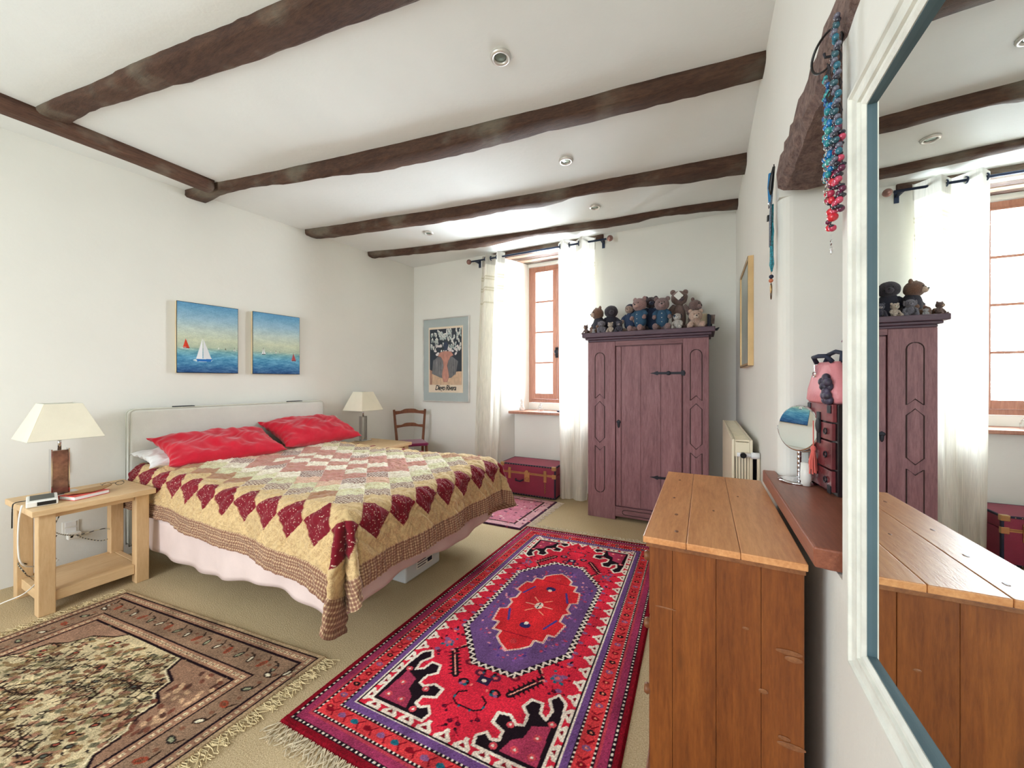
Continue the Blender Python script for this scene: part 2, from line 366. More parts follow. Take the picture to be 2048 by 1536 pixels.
# ------------------------------------------------------------------ room shell
BEAMS = {
 1: [[-3.78,0.747,0.909,3.07],[-3.657,0.763,0.906,3.067],[-3.534,0.777,0.908,3.059],[-3.41,0.794,0.913,3.054],[-3.287,0.814,0.928,3.051],[-3.164,0.835,0.949,3.048],[-3.041,0.85,0.975,3.049],[-2.918,0.865,0.997,3.05],[-2.795,0.88,1.026,3.051],[-2.671,0.895,1.042,3.052],[-2.548,0.913,1.078,3.053],[-2.425,0.932,1.096,3.054],[-2.302,0.95,1.118,3.055],[-2.179,0.97,1.142,3.054],[-2.055,0.991,1.162,3.053],[-1.932,1.007,1.177,3.051],[-1.809,1.022,1.194,3.05],[-1.686,1.041,1.211,3.051],[-1.563,1.059,1.228,3.051],[-1.44,1.076,1.248,3.051],[-1.316,1.094,1.268,3.051],[-1.193,1.111,1.288,3.051],[-1.07,1.129,1.304,3.051],[-0.947,1.146,1.323,3.051],[-0.824,1.163,1.343,3.051],[-0.7,1.181,1.363,3.051],[-0.577,1.198,1.383,3.051],[-0.454,1.216,1.403,3.051],[-0.331,1.233,1.423,3.051],[-0.208,1.25,1.443,3.051],[-0.085,1.268,1.462,3.051],[0.039,1.285,1.482,3.051],[0.162,1.303,1.502,3.051],[0.285,1.32,1.522,3.051]],
 2: [[-4.12,1.685,1.856,3.038],[-3.986,1.704,1.849,3.038],[-3.853,1.723,1.836,3.038],[-3.719,1.742,1.846,3.038],[-3.585,1.771,1.872,3.048],[-3.452,1.798,1.889,3.043],[-3.318,1.822,1.902,3.031],[-3.185,1.847,1.916,3.018],[-3.051,1.872,1.933,3.005],[-2.917,1.891,1.952,2.997],[-2.784,1.911,1.97,2.99],[-2.65,1.937,2.0,2.99],[-2.516,1.959,2.046,2.995],[-2.383,1.978,2.101,3.006],[-2.249,1.998,2.166,3.015],[-2.115,2.018,2.192,3.018],[-1.982,2.039,2.21,3.02],[-1.848,2.058,2.223,3.017],[-1.715,2.078,2.237,3.014],[-1.581,2.097,2.254,3.012],[-1.447,2.115,2.273,3.011],[-1.314,2.132,2.292,3.018],[-1.18,2.149,2.312,3.025],[-1.046,2.168,2.33,3.032],[-0.913,2.186,2.346,3.035],[-0.779,2.203,2.359,3.028],[-0.645,2.219,2.366,3.023],[-0.512,2.23,2.373,3.022],[-0.378,2.242,2.385,3.022],[-0.245,2.259,2.397,3.022],[-0.111,2.276,2.425,3.03],[0.023,2.293,2.45,3.038],[0.156,2.31,2.467,3.042],[0.29,2.325,2.484,3.046]],
 3: [[-3.99,2.733,2.901,3.042],[-3.86,2.757,2.913,3.03],[-3.731,2.782,2.926,3.019],[-3.601,2.807,2.94,3.015],[-3.471,2.831,2.96,3.015],[-3.342,2.85,2.981,3.014],[-3.212,2.868,3.001,3.013],[-3.082,2.887,3.022,3.012],[-2.952,2.905,3.047,3.016],[-2.823,2.928,3.075,3.019],[-2.693,2.952,3.103,3.021],[-2.563,2.977,3.131,3.021],[-2.434,3.002,3.149,3.021],[-2.304,3.022,3.154,3.018],[-2.174,3.039,3.16,3.013],[-2.045,3.056,3.186,3.013],[-1.915,3.073,3.212,3.02],[-1.785,3.09,3.221,3.026],[-1.655,3.108,3.223,3.025],[-1.526,3.125,3.258,3.023],[-1.396,3.143,3.288,3.019],[-1.266,3.161,3.279,3.014],[-1.137,3.175,3.26,3.012],[-1.007,3.183,3.236,3.016],[-0.877,3.19,3.266,3.02],[-0.748,3.198,3.295,3.024],[-0.618,3.213,3.319,3.027],[-0.488,3.228,3.345,3.029],[-0.358,3.242,3.383,3.03],[-0.229,3.251,3.42,3.028],[-0.099,3.261,3.459,3.026],[0.031,3.274,3.464,3.024],[0.16,3.288,3.468,3.021],[0.29,3.301,3.494,3.019]],
 4: [[-3.94,3.579,3.72,3.044],[-3.812,3.607,3.739,3.043],[-3.684,3.641,3.762,3.041],[-3.555,3.675,3.786,3.038],[-3.427,3.698,3.809,3.038],[-3.299,3.72,3.833,3.038],[-3.171,3.741,3.857,3.038],[-3.043,3.763,3.881,3.038],[-2.915,3.78,3.911,3.038],[-2.786,3.795,3.94,3.039],[-2.658,3.809,3.97,3.041],[-2.53,3.823,3.99,3.042],[-2.402,3.837,4.009,3.043],[-2.274,3.851,4.017,3.044],[-2.145,3.867,4.016,3.048],[-2.017,3.883,4.015,3.053],[-1.889,3.899,4.014,3.058],[-1.761,3.916,4.017,3.063],[-1.633,3.923,4.027,3.059],[-1.505,3.931,4.037,3.055],[-1.376,3.939,4.049,3.052],[-1.248,3.951,4.071,3.049],[-1.12,3.969,4.092,3.049],[-0.992,3.987,4.114,3.048],[-0.864,4.001,4.123,3.048],[-0.735,4.005,4.132,3.05],[-0.607,4.008,4.14,3.052],[-0.479,4.012,4.109,3.054],[-0.351,4.02,4.102,3.056],[-0.223,4.028,4.147,3.058],[-0.095,4.04,4.166,3.057],[0.034,4.058,4.187,3.051],[0.162,4.075,4.209,3.045],[0.29,4.093,4.231,3.039]],
}
ZC = 3.10; RX = .285; YF = 4.40; YB = -2.2
WL = lambda y: -4.274+.0894*y            # the headboard wall is not quite parallel to the opposite one
struct('floor', MB().box(-4.9, 1.0, YB-.3, 5.1, -.12, 0), M['carpet'])
struct('ceiling', MB().box(-4.9, 1.0, YB-.3, 5.1, ZC, ZC+.12), M['ceil'])
struct('wall_left', MB().prism([(WL(YB-.2), YB-.2), (WL(YF+.3), YF+.3), (-4.95, YF+.3), (-4.95, YB-.2)], 0, ZC), M['wall'])
# far wall: splayed window recess, shallow recess under the sill
w = MB()
w.prism([(-4.7, YF), (-2.43, YF), (-2.40, YF+.012), (-2.385, YF+.04), (-2.215, 4.9), (-2.215, 5.02), (-4.7, 5.02)], 0, ZC)
w.prism([(-1.195, YF+.04), (-1.18, YF+.012), (-1.15, YF), (.95, YF), (.95, 5.02), (-1.365, 5.02), (-1.365, 4.9)], 0, ZC)
w.prism([(-2.31, 4.63), (-1.27, 4.63), (-1.36, 5.02), (-2.22, 5.02)], 0, .965)
w.box(-2.216, -1.364, 4.9, 5.02, .965, 1.094)
w.box(-2.42, -1.16, YF+.20, 5.02, 3.075, ZC)
w.box(-2.216, -1.364, 4.88, 5.02, 3.004, 3.08)
struct('wall_far', w, M['wall'])
# right wall with the deep niche
w = MB(); N0, N1 = 1.124, 1.95
w.box(RX, .9, YB-.2, N0, 0, ZC)
arc = [(RX+.05-.05*math.cos(a), N1+.05-.05*math.sin(a)) for a in np.linspace(0, pi/2, 7)]
w.prism(arc+[(.74, N1+.0), (.9, N1), (.9, YF+.05), (RX, YF+.05)], .94, 2.18)
w.box(RX, .9, N1, YF+.05, 0, .94); w.box(RX, .9, N1, YF+.05, 2.18, ZC)
w.box(RX, .9, N0, N1, 0, .94); w.box(RX, .9, N0, N1, 2.305, ZC); w.box(.46, .9, N0, N1, 2.18, 2.305)
struct('wall_right', w, M['wall'])
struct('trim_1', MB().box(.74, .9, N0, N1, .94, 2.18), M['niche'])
# wall behind the camera, with an added glazed opening to let fill light in
w = MB(); w.box(-4.95, -3.6, YB-.2, YB, 0, ZC); w.box(.1, .9, YB-.2, YB, 0, ZC); w.box(-3.6, .1, YB-.2, YB, 2.95, ZC); w.box(-3.6, .1, YB-.2, YB, 0, .3)
struct('wall_back', w, M['wall'])
t = thing('added_rear_window', None, None, (-1.75, YB-.1, .3)); t['kind'] = 'structure'
f = MB()
for a, b_ in ((-1.85, -1.77), (-.66, -.58), (.58, .66), (1.77, 1.85)): f.box(a, b_, -.04, .04, 0, 2.65)
f.box(-1.77, 1.77, -.04, .04, 0, .09); f.box(-1.77, 1.77, -.04, .04, 2.56, 2.65)
obj('frame', f, M['winwood'], t, bevel=.004)
obj('pane', MB().box(-1.77, 1.77, -.004, .004, .09, 2.56), M['pane'], t)

def rough(mb, amp, seed):
    r = random.Random(seed); mb.v = [(x+r.uniform(-amp, amp), y+r.uniform(-amp, amp), z+r.uniform(-amp, amp)*.7) for x, y, z in mb.v]; return mb
def beam(k, label, mat_):
    S = BEAMS[k]; mb = MB(); vs = []; r = random.Random(k)
    rows = []
    for i in range(len(S)*2-1):
        a = S[i//2]; b_ = S[min(i//2+(i % 2), len(S)-1)]; rows.append([(p+q)/2 for p, q in zip(a, b_)])
    for x, yf, yb, zm in rows:
        j = lambda q=.0035: r.uniform(-q, q)
        h = ZC-zm; zb = zm+j()
        vs += [(x, yf, ZC+.02), (x, yf+j(), ZC-.25*h), (x, yf+.004+j(), zb+.014), (x, yf+.017+j(), zb), (x, yf*.5+yb*.5, zb-.004+j()), (x, yb-.02+j(), zb+.002), (x, yb-.002, zb+.016), (x, yb, ZC+.02)]
    n = 8; m = len(rows); fs = []
    for i in range(m-1):
        for q in range(n): fs.append((i*n+q, i*n+(q+1) % n, (i+1)*n+(q+1) % n, (i+1)*n+q))
    fs += [tuple(range(n)), tuple((m-1)*n+q for q in range(n-1, -1, -1))]
    mb.add(vs, fs)
    o = single('ceiling_beam', mb, mat_, label, 'beam', 'rough oak beams across the ceiling')
    o.data.polygons.foreach_set('use_smooth', [True]*len(o.data.polygons))
    return o
beam(1, 'rough dark oak ceiling beam nearest the camera, cut off by the top of the picture', M['beam'])
beam(2, 'rough dark oak ceiling beam meeting the short wall beam at its left end', M['beam'])
beam(3, 'rough dark oak ceiling beam, second from the window wall', M['beam'])
beam(4, 'thinnest dark oak ceiling beam just in front of the curtain rod', M['beam'])
# wall-side beam hung along the headboard wall
vs = []; r = random.Random(5)
for i in range(26):
    y = YB+.05+(1.72-YB-.05)*i/25; j = lambda q=.004: r.uniform(-q, q); b0 = .02*math.sin(i*.9)
    vs += [(-3.70, y, ZC+.02), (-3.697+j(), y, ZC-.03), (-3.705+j(), y, 3.03+j()), (-3.72+j(), y, 3.015+j()), (-3.80+j(), y, 3.018+j()), (-3.822, y, 3.035+j()), (-3.822, y, ZC+.02)]
fs = [(i*7+q, i*7+(q+1) % 7, (i+1)*7+(q+1) % 7, (i+1)*7+q) for i in range(25) for q in range(7)]+[tuple(range(7)), tuple(25*7+q for q in range(6, -1, -1))]
o = single('wall_beam', MB().add(vs, fs), M['beam_y'], 'narrow dark oak beam running along the headboard wall under the ceiling', 'beam')
o.data.polygons.foreach_set('use_smooth', [True]*len(o.data.polygons))
# window lintel: weathered boards in the soffit
t = thing('window_lintel', 'weathered wooden lintel of boards above the window behind the curtain rod', 'lintel', (-1.79, 4.62, 3.03))
obj('face_beam', rough(MB().box(-.75, .75, -.235, -.16, 0.008, .07), .004, 1), M['beam'], t, bevel=.006)
for i, (y0, y1, mt) in enumerate(((-.15, -.06, 'beam_light'), (-.05, .05, 'beam'), (.06, .16, 'beam_light'), (.17, .25, 'beam'))):
    obj('board', rough(MB().box(-.60+.03*i, .60-.03*i, y0, y1, .012+.003*(i % 2), .05), .004, 3+i), wood('lintel_board_%d' % i, (96, 66, 52), (190, 164, 138), 'x', .7) if i % 2 == 0 else M['beam'], t, bevel=.006)
# niche lintel
vs = []; r = random.Random(9); n = 22
for i in range(n):
    y = .9+(1.88-.9)*i/(n-1); j = lambda q=.006: r.uniform(-q, q)
    vs += [(.275+j(), y, 2.305+j()), (.268+j(), y, 2.25), (.27+j(), y, 2.195+j()), (.29+j(), y, 2.173+j()), (.37+j(), y, 2.168+j()), (.45+j(), y, 2.175+j()), (.455, y, 2.30)]
fs = [(i*7+q, i*7+(q+1) % 7, (i+1)*7+(q+1) % 7, (i+1)*7+q) for i in range(n-1) for q in range(7)]+[tuple(range(7)), tuple((n-1)*7+q for q in range(6, -1, -1))]
single('niche_lintel', MB().add(vs, fs), M['lintel'], 'rough hewn brown timber lintel over the niche, hung with necklaces', 'lintel')

# recessed spotlights
for p, lab in (((-.949, 1.738), 'largest recessed white ceiling spotlight, between the two nearest beams'), ((-.947, 2.784), 'recessed white ceiling spotlight between the second and third beams'),
               ((-.947, 3.654), 'recessed white ceiling spotlight close to the beam above the wardrobe'), ((-2.813, 3.432), 'small faint recessed ceiling spotlight above the chair corner')):
    t = thing('ceiling_spotlight', lab, 'spotlight', (p[0], p[1], ZC-.012), 0, 'recessed ceiling spotlights')
    obj('trim_ring', MB().torus((0, 0, .006), .043, .012, n=28, k=8), M['alu'], t, smooth=True)
    obj('lens', MB().lathe([(.001, .002), (.028, .004), (.03, .011)], n=20), plain('spot_lens', (118, 130, 118), .2, .3), t)

# ------------------------------------------------------------------ far window
t = thing('window_1', None, None, (-1.79, 4.9, 1.098)); t['kind'] = 'structure'
WW, WH = .85, 1.90
f = MB(); f.box(-WW/2, -WW/2+.045, 0, .07, 0, WH); f.box(WW/2-.045, WW/2, 0, .07, 0, WH); f.box(-WW/2+.045, WW/2-.045, 0, .07, 0, .05); f.box(-WW/2+.045, WW/2-.045, 0, .07, WH-.06, WH)
obj('window_frame', f, M['winwood'], t, bevel=.004)
zb = [.13, .555, .98, 1.405, 1.82]
for sx in (-1, 1):
    x0, x1 = (-.378, -.002) if sx < 0 else (.002, .378)
    s_ = MB(); s_.box(x0, x0+.06, -.012, .04, .052, WH-.062); s_.box(x1-.06, x1, -.012, .04, .052, WH-.062)
    s_.box(x0+.06, x1-.06, -.012, .04, .052, zb[0]); s_.box(x0+.06, x1-.06, -.012, .04, zb[4], WH-.062)
    c_ = obj('casement', s_, M['winwood'], t, bevel=.004)
    for i in range(3): obj('glazing_bar', MB().box(x0+.06, x1-.06, -.002, .03, zb[i+1]-.012, zb[i+1]+.012), M['winwood'], c_)
    for i in range(4): obj('pane', MB().box(x0+.061, x1-.061, .012, .016, zb[i]+.013, zb[i+1]-.013), M['pane'], c_)
h = MB(); h.box(-.02, .02, -.022, -.012, .62, .76); h.ell((0, -.045, .70), (.03, .012, .03)); h.torus((0, -.035, .66), .018, .005, 'y', 12, 6)
obj('espagnolette_handle', h, M['iron'], t, smooth=True)
single('trim_2', MB().prism([(-2.335, 4.49), (-1.245, 4.49), (-1.365, 4.9), (-2.21, 4.9)], .966, 1.0), M['winwood'], None, None, bevel=.006)['kind'] = 'structure'

# ------------------------------------------------------------------ curtain rod and curtains
RY, RZ = 4.28, 3.0
t = thing('curtain_rod', 'dark metal curtain rod with round ends above the window', 'curtain rod', (-1.88, RY, RZ))
obj('rod', MB().cyl((-.90, 0, 0), .011, 1.80, 12, 'x'), M['navyiron'], t, smooth=True)
for sx in (-1, 1):
    obj('finial', MB().ell((sx*.94, 0, 0), .034, 16, 10), plain('glass_finial', (150, 112, 104), .25, .3), t, smooth=True)
    b_ = MB(); b_.box(sx*.84-.008, sx*.84+.008, 0, .118, -.012, .012); b_.box(sx*.84-.016, sx*.84+.016, .112, .122, -.06, .05)
    obj('bracket', b_, M['navyiron'], t)
def curtain(label, top, bot, nf, seed, phase, amp=.045):
    nx, nz = 220, 190; u = np.linspace(0, 1, nx); z = np.linspace(.012, RZ+.055, nz)
    U, Z = np.meshgrid(u, z); q = (Z/(RZ+.05)).clip(0, 1)
    x0 = bot[0]+(top[0]-bot[0])*q**1.3; x1 = bot[1]+(top[1]-bot[1])*q**.7
    a = amp*(.55+.45*q)
    ph = 2*pi*nf*U+phase
    X = x0+(x1-x0)*(U+.018*np.sin(2*ph)); Yv = RY-.005+a*np.sin(ph)+.012*(1-q)*np.sin(5*U*pi+seed)+.01*np.sin(ph*2+Z*2+seed)*(1-q)
    c = np.ones((nz, nx, 3))*np.array([250, 246, 234])
    def band(z0, z1, col, al=1.0):
        m = ((Z > z0) & (Z < z1))[..., None]; c[:] = np.where(m, c*(1-al)+np.array(col)*al, c)
    band(RZ-.075, 9, (206, 202, 192))
    for zz in (2.76, 2.62, 2.46):
        band(zz, zz+.012, (206, 198, 170), .8); band(zz-.034, zz-.024, (212, 204, 178), .8)
    tt = thing('curtain', label, 'curtain', ((x0.min()+x1.max())/2, RY, 0), 0, 'pair of white slub curtains at the window')
    off = tuple(tt.location)
    P = np.stack([X, Yv, Z], -1)
    s_ = gridmesh('curtain_panel', P, c, M['curtain'], tt, off)
    for k in range(int(nf*2)):
        uu = (k*pi+pi/2*0-phase)/(2*pi*nf)
        if 0.01 < uu < .99:
            xx = top[0]+(top[1]-top[0])*uu
            e = MB(); e.torus((xx-off[0], RY-off[1], RZ-off[2]), .026, .006, 'x', 18, 6)
            e.v = [(x*1, y, z_) for x, y, z_ in e.v]
            obj('eyelet', e, M['navyiron'], tt, smooth=True)
curtain('narrow white slub curtain hanging at the left side of the window', (-2.63, -2.29), (-2.76, -2.42), 2, 1, .6, .055)
curtain('wide white slub curtain hanging between the window and the wardrobe', (-1.56, -1.105), (-1.53, -1.21), 2, 4, 2.2, .06)

# ------------------------------------------------------------------ painted patterns (flat colour woven into rugs, canvases, quilt)
class Cv:
    def __init__(s, w, h, nx, ny, bg):
        s.w, s.h = w, h; s.X, s.Y = np.meshgrid(np.linspace(0, w, nx), np.linspace(0, h, ny))
        s.a = np.ones((ny, nx, 3))*np.array(bg, float); s.sym = ''; s.nx, s.ny = nx, ny
    def _vars(s, pts):
        P = np.array(pts, float); out = [P]
        if 'x' in s.sym: out += [np.stack([s.w-p[:, 0], p[:, 1]], 1) for p in list(out)]
        if 'y' in s.sym: out += [np.stack([p[:, 0], s.h-p[:, 1]], 1) for p in list(out)]
        return out
    def _win(s, P, pad=0):
        x0, y0 = P.min(0)-pad; x1, y1 = P.max(0)+pad
        i0 = max(0, int(x0/s.w*(s.nx-1))-1); i1 = min(s.nx, int(x1/s.w*(s.nx-1))+3); j0 = max(0, int(y0/s.h*(s.ny-1))-1); j1 = min(s.ny, int(y1/s.h*(s.ny-1))+3)
        return slice(j0, max(j1, j0)), slice(i0, max(i1, i0))
    def poly(s, pts, col, al=1):
        for P in s._vars(pts):
            w = s._win(P); X = s.X[w]; Y = s.Y[w]
            if X.size == 0: continue
            m = np.zeros(X.shape, bool); n = len(P)
            for i in range(n):
                (xa, ya), (xb, yb) = P[i], P[(i+1) % n]
                if ya == yb: continue
                c = ((ya > Y) != (yb > Y)) & (X < (xb-xa)*(Y-ya)/(yb-ya)+xa); m ^= c
            s.a[w][m] = s.a[w][m]*(1-al)+np.array(col)*al
    def line(s, pts, wd, col, closed=False):
        for P in s._vars(pts):
            n = len(P)
            for i in range(n if closed else n-1):
                A, B = P[i], P[(i+1) % n]; w = s._win(np.array([A, B]), wd); X = s.X[w]; Y = s.Y[w]
                if X.size == 0: continue
                d = B-A; L = max(d@d, 1e-9); t = (((X-A[0])*d[0]+(Y-A[1])*d[1])/L).clip(0, 1)
                m = np.hypot(X-A[0]-t*d[0], Y-A[1]-t*d[1]) < wd/2
                s.a[w][m] = col
    def ell(s, x, y, rx, ry, col, ang=0):
        t = np.linspace(0, 2*pi, 14)[:-1]; c, q = math.cos(ang), math.sin(ang)
        s.poly([(x+rx*math.cos(k)*c-ry*math.sin(k)*q, y+rx*math.cos(k)*q+ry*math.sin(k)*c) for k in t], col)
    def band(s, d0, d1, col, e=(0, 0)):
        """frame between distance d0 and d1 from the edge"""
        D = np.minimum(np.minimum(s.X, s.w-s.X), np.minimum(s.Y-e[0], s.h-e[1]-s.Y)); s.a[(D >= d0) & (D < d1)] = col
    def dots(s, d, step, r, col):
        s_ = s.sym; s.sym = ''
        for x in np.arange(d, s.w-d+1e-6, step):
            s.poly([(x-r, d-r), (x+r, d-r), (x+r, d+r), (x-r, d+r)], col); s.poly([(x-r, s.h-d-r), (x+r, s.h-d-r), (x+r, s.h-d+r), (x-r, s.h-d+r)], col)
        for y in np.arange(d, s.h-d+1e-6, step):
            s.poly([(d-r, y-r), (d+r, y-r), (d+r, y+r), (d-r, y+r)], col); s.poly([(s.w-d-r, y-r), (s.w-d+r, y-r), (s.w-d+r, y+r), (s.w-d-r, y+r)], col)
        s.sym = s_
    def speckle(s, amt, seed=3):
        r = np.random.default_rng(seed); lo = r.normal(0, amt*.7, (24, 24)); yi = (s.Y/s.h*22.9); xi = (s.X/s.w*22.9); y0 = yi.astype(int); x0 = xi.astype(int); fy, fx = yi-y0, xi-x0
        L = lo[y0, x0]*(1-fy)*(1-fx)+lo[y0, x0+1]*(1-fy)*fx+lo[y0+1, x0]*fy*(1-fx)+lo[y0+1, x0+1]*fy*fx
        s.a *= (1+r.normal(0, amt, s.a.shape[:2])+L)[..., None]; s.a = s.a.clip(0, 255)

M['rug'] = painted('wool_pile', .95, .6, 240, .08)
def rug(name, label, corners, cv, thick=.012, group=None, fringe=None, fcol=(206, 188, 156)):
    """corners: (x0,y0),(x1,y0),(x1,y1),(x0,y1) of the canvas in the room"""
    c = [np.array(p, float) for p in corners]; U = (cv.X/cv.w)[..., None]; V = (cv.Y/cv.h)[..., None]
    XY = c[0]*(1-U)*(1-V)+c[1]*U*(1-V)+c[2]*U*V+c[3]*(1-U)*V
    Z = thick+.0012*np.sin(XY[..., 0]*9+1)*np.cos(XY[..., 1]*7)+.0006*rng.normal(size=cv.X.shape)
    D = np.minimum(np.minimum(cv.X, cv.w-cv.X), np.minimum(cv.Y, cv.h-cv.Y)); Z = np.where(D < .004, .002, Z)
    ctr = (float(XY[..., 0].mean()), float(XY[..., 1].mean()), 0)
    t = thing(name, label, 'rug', ctr, 0, group)
    gridmesh('pile', np.dstack([XY, Z]), cv.a, M['rug'], t, ctr)
    r = random.Random(4)
    for side in (fringe or []):
        A, B = {'x0': (c[0], c[3]), 'x1': (c[1], c[2]), 'y0': (c[0], c[1]), 'y1': (c[3], c[2])}[side]
        d = (B-A)/np.linalg.norm(B-A); nrm = {'x0': c[0]-c[1], 'x1': c[1]-c[0], 'y0': c[0]-c[3], 'y1': c[3]-c[0]}[side]; nrm = nrm/np.linalg.norm(nrm)
        fr = MB(); L = np.linalg.norm(B-A)
        for k in range(int(L/.0052)):
            p = A+d*(k*.0052+r.uniform(-.002, .002)); q = p; pts = []
            dv = r.uniform(-.5, .5); ln = r.uniform(.045, .085)
            for i in range(5):
                q = p+nrm*(ln*i/4)+d*(dv*ln*(i/4)**1.5+.006*math.sin(i*1.7+k)); pts.append((q[0]-ctr[0], q[1]-ctr[1], .004+.004*abs(math.sin(i+k*.7))))
            fr.tube(pts, .0019, 4)
        fo = obj('fringe', fr, M.setdefault('fringe', plain('wool_fringe', fcol, .95, var=.12, vscale=60)), t); fo['kind'] = 'stuff'
    return t

# ---- red rug
RED = (206, 40, 60); RD = (128, 14, 30); PUR = (112, 74, 128); WH = (232, 214, 196); BK = (30, 16, 24); OR = (206, 58, 62); TEAL = (30, 96, 112); MV = (134, 84, 124)
cv = Cv(1.28, 2.42, 330, 620, RED)
cv.band(0, .03, RD); cv.band(.03, .045, BK); cv.band(.045, .075, (150, 50, 84)); cv.band(.075, .088, (176, 60, 74))
cv.band(.088, .10, BK); cv.band(.10, .16, OR); cv.band(.16, .172, BK); cv.band(.172, .20, PUR); cv.band(.20, .207, WH); cv.band(.207, .214, BK)
cv.dots(.038, .022, .0045, WH); cv.dots(.094, .02, .004, WH); cv.dots(.166, .02, .004, WH)
for i, y in enumerate(np.arange(.14, 2.3, .07)):
    for x in (.13, 1.15):
        cv.ell(x, y, .018, .012, (RD, MV, BK)[i % 3]); cv.line([(x-.02, y+.03), (x, y+.02), (x+.02, y+.04)], .006, RD); cv.ell(x, y, .006, .005, (232, 130, 100))
for i, x in enumerate(np.arange(.14, 1.2, .07)):
    for y in (.13, 2.29):
        cv.ell(x, y, .018, .012, (RD, MV, TEAL)[i % 3]); cv.line([(x+.03, y-.02), (x+.02, y), (x+.04, y+.02)], .006, RD)
cv.sym = 'x'
for y in np.arange(.23, 2.2, .088):                       # cream toothed edge of the field
    cv.poly([(.214, y), (.214, y+.07), (.228, y+.072), (.25, y+.05), (.268, y+.046), (.268, y+.03), (.25, y+.026), (.228, y)], WH)
    cv.poly([(.226, y+.022), (.226, y+.05), (.244, y+.036)], RD); cv.ell(.285, y+.038, .007, .006, BK)
    cv.ell(.312, y+.05, .016, .011, MV); cv.line([(.285, y+.038), (.34, y+.02)], .004, RD); cv.ell(.345, y+.018, .008, .007, (70, 16, 44))
cv.sym = 'y'
for x in np.arange(.25, 1.0, .088):
    cv.poly([(x, .214), (x+.07, .214), (x+.072, .228), (x+.05, .25), (x+.046, .268), (x+.03, .268), (x+.026, .25), (x, .228)], WH)
    cv.poly([(x+.022, .226), (x+.05, .226), (x+.036, .244)], RD)
cv.sym = 'xy'
# hooked corner pieces: cream outline, black and plum inside
cor = [(.25, .25), (.52, .25), (.53, .29), (.50, .32), (.47, .30), (.44, .31), (.445, .35), (.50, .37), (.50, .42), (.45, .43), (.41, .40), (.38, .41), (.385, .46), (.42, .49), (.40, .54), (.35, .54), (.34, .49), (.31, .47), (.30, .52), (.33, .57), (.30, .61), (.26, .58), (.25, .5)]
cv.poly(cor, BK); cv.line(cor, .013, WH, True)
cv.poly([(.27, .27), (.42, .27), (.40, .33), (.36, .36), (.35, .42), (.28, .45)], (168, 56, 84))
for x, y in ((.30, .30), (.37, .30), (.31, .38), (.45, .28), (.28, .46), (.43, .39)): cv.ell(x, y, .017, .015, (206, 74, 84)); cv.ell(x, y, .006, .006, WH)
# dark toothed bars
def comb(p, q, n, side=1, wd=.018):
    p = np.array(p); q = np.array(q); d = (q-p)/np.linalg.norm(q-p); nn = np.array([-d[1], d[0]])*side
    cv.line([tuple(p), tuple(q)], wd+.014, BK)
    for i in range(n):
        c = p+(q-p)*(i+.5)/n; 
        for sg in (1, -1):
            cv.poly([tuple(c-d*.012), tuple(c+d*.012), tuple(c+sg*nn*.036)], BK)
    cv.line([tuple(p), tuple(q)], .006, (236, 150, 130))
comb((.40, .66), (.50, .52), 7); cv.line([(.40, .67), (.46, .74), (.60, .74)], .016, BK); cv.line([(.40, .68), (.455, .755), (.64, .755)], .005, (236, 150, 130))
for x, y, cc in ((.56, .50, BK), (.60, .58, (90, 24, 50)), (.52, .62, (120, 20, 40)), (.34, .70, MV), (.48, .80, MV), (.34, .86, MV), (.56, .66, (150, 30, 50))):
    cv.ell(x, y, .028, .022, cc); cv.ell(x, y, .012, .010, (214, 90, 90)); cv.ell(x+.012, y+.006, .006, .006, TEAL)
cv.line([(.60, .46), (.57, .44), (.57, .40), (.60, .38), (.64, .38)], .008, BK); cv.line([(.64, .62), (.60, .64), (.58, .70)], .009, (226, 110, 90)); cv.poly([(.61, .52), (.67, .52), (.67, .57), (.61, .57)], (44, 30, 60)); cv.ell(.64, .545, .012, .01, WH)
for x, y in ((.33, .62), (.53, .78), (.43, .90), (.36, 1.0), (.34, 1.12), (.37, .78), (.56, .35), (.62, .30)): cv.ell(x, y, .012, .010, (72, 10, 36)); cv.line([(x, y), (x+.02, y+.03)], .005, RD)
rq = random.Random(21)
for k in range(150):
    x, y = rq.uniform(.29, .62), rq.uniform(.27, 1.2)
    if abs(x-.64)/.34+max(0, 1.21-y-.33)/.31*.9 < 1.12 and y > .62: continue
    if x < .54 and y < .62: continue
    c_ = rq.choice([(60, 14, 36), (134, 84, 124), BK, (150, 20, 44), (236, 120, 110), TEAL]); cv.ell(x, y, rq.uniform(.005, .012), rq.uniform(.005, .010), c_, rq.uniform(0, 3))
    if k % 3 == 0: cv.line([(x, y), (x+rq.uniform(-.03, .03), y+rq.uniform(-.03, .03))], .004, (90, 14, 36))
# medallion
mx, my = .64, 1.21
hexa = lambda a, b, k: [(mx, my-b), (mx+a, my-b*k), (mx+a, my+b*k), (mx, my+b), (mx-a, my+b*k), (mx-a, my-b*k)]
cv.sym = ''
hx = lambda a, b, k: [(mx-a*.35, my-b), (mx+a*.35, my-b), (mx+a, my-b*k), (mx+a, my+b*k), (mx+a*.35, my+b), (mx-a*.35, my+b), (mx-a, my+b*k), (mx-a, my-b*k)]
cv.poly(hx(.315, .60, .60), BK); cv.poly(hx(.285, .565, .60), (104, 72, 118))
def zig(P, n, amp, wd, col):
    P = [np.array(p) for p in P]
    for i in range(len(P)):
        a, b = P[i], P[(i+1) % len(P)]; L = np.linalg.norm(b-a); m = max(2, int(L/.018)); d = (b-a)/L; nn = np.array([-d[1], d[0]])
        cv.line([tuple(a+d*L*k/m+nn*amp*(1 if k % 2 else -1)) for k in range(m+1)], wd, col)
zig(hx(.30, .583, .60), 0, .013, .009, WH)
rr = random.Random(2)
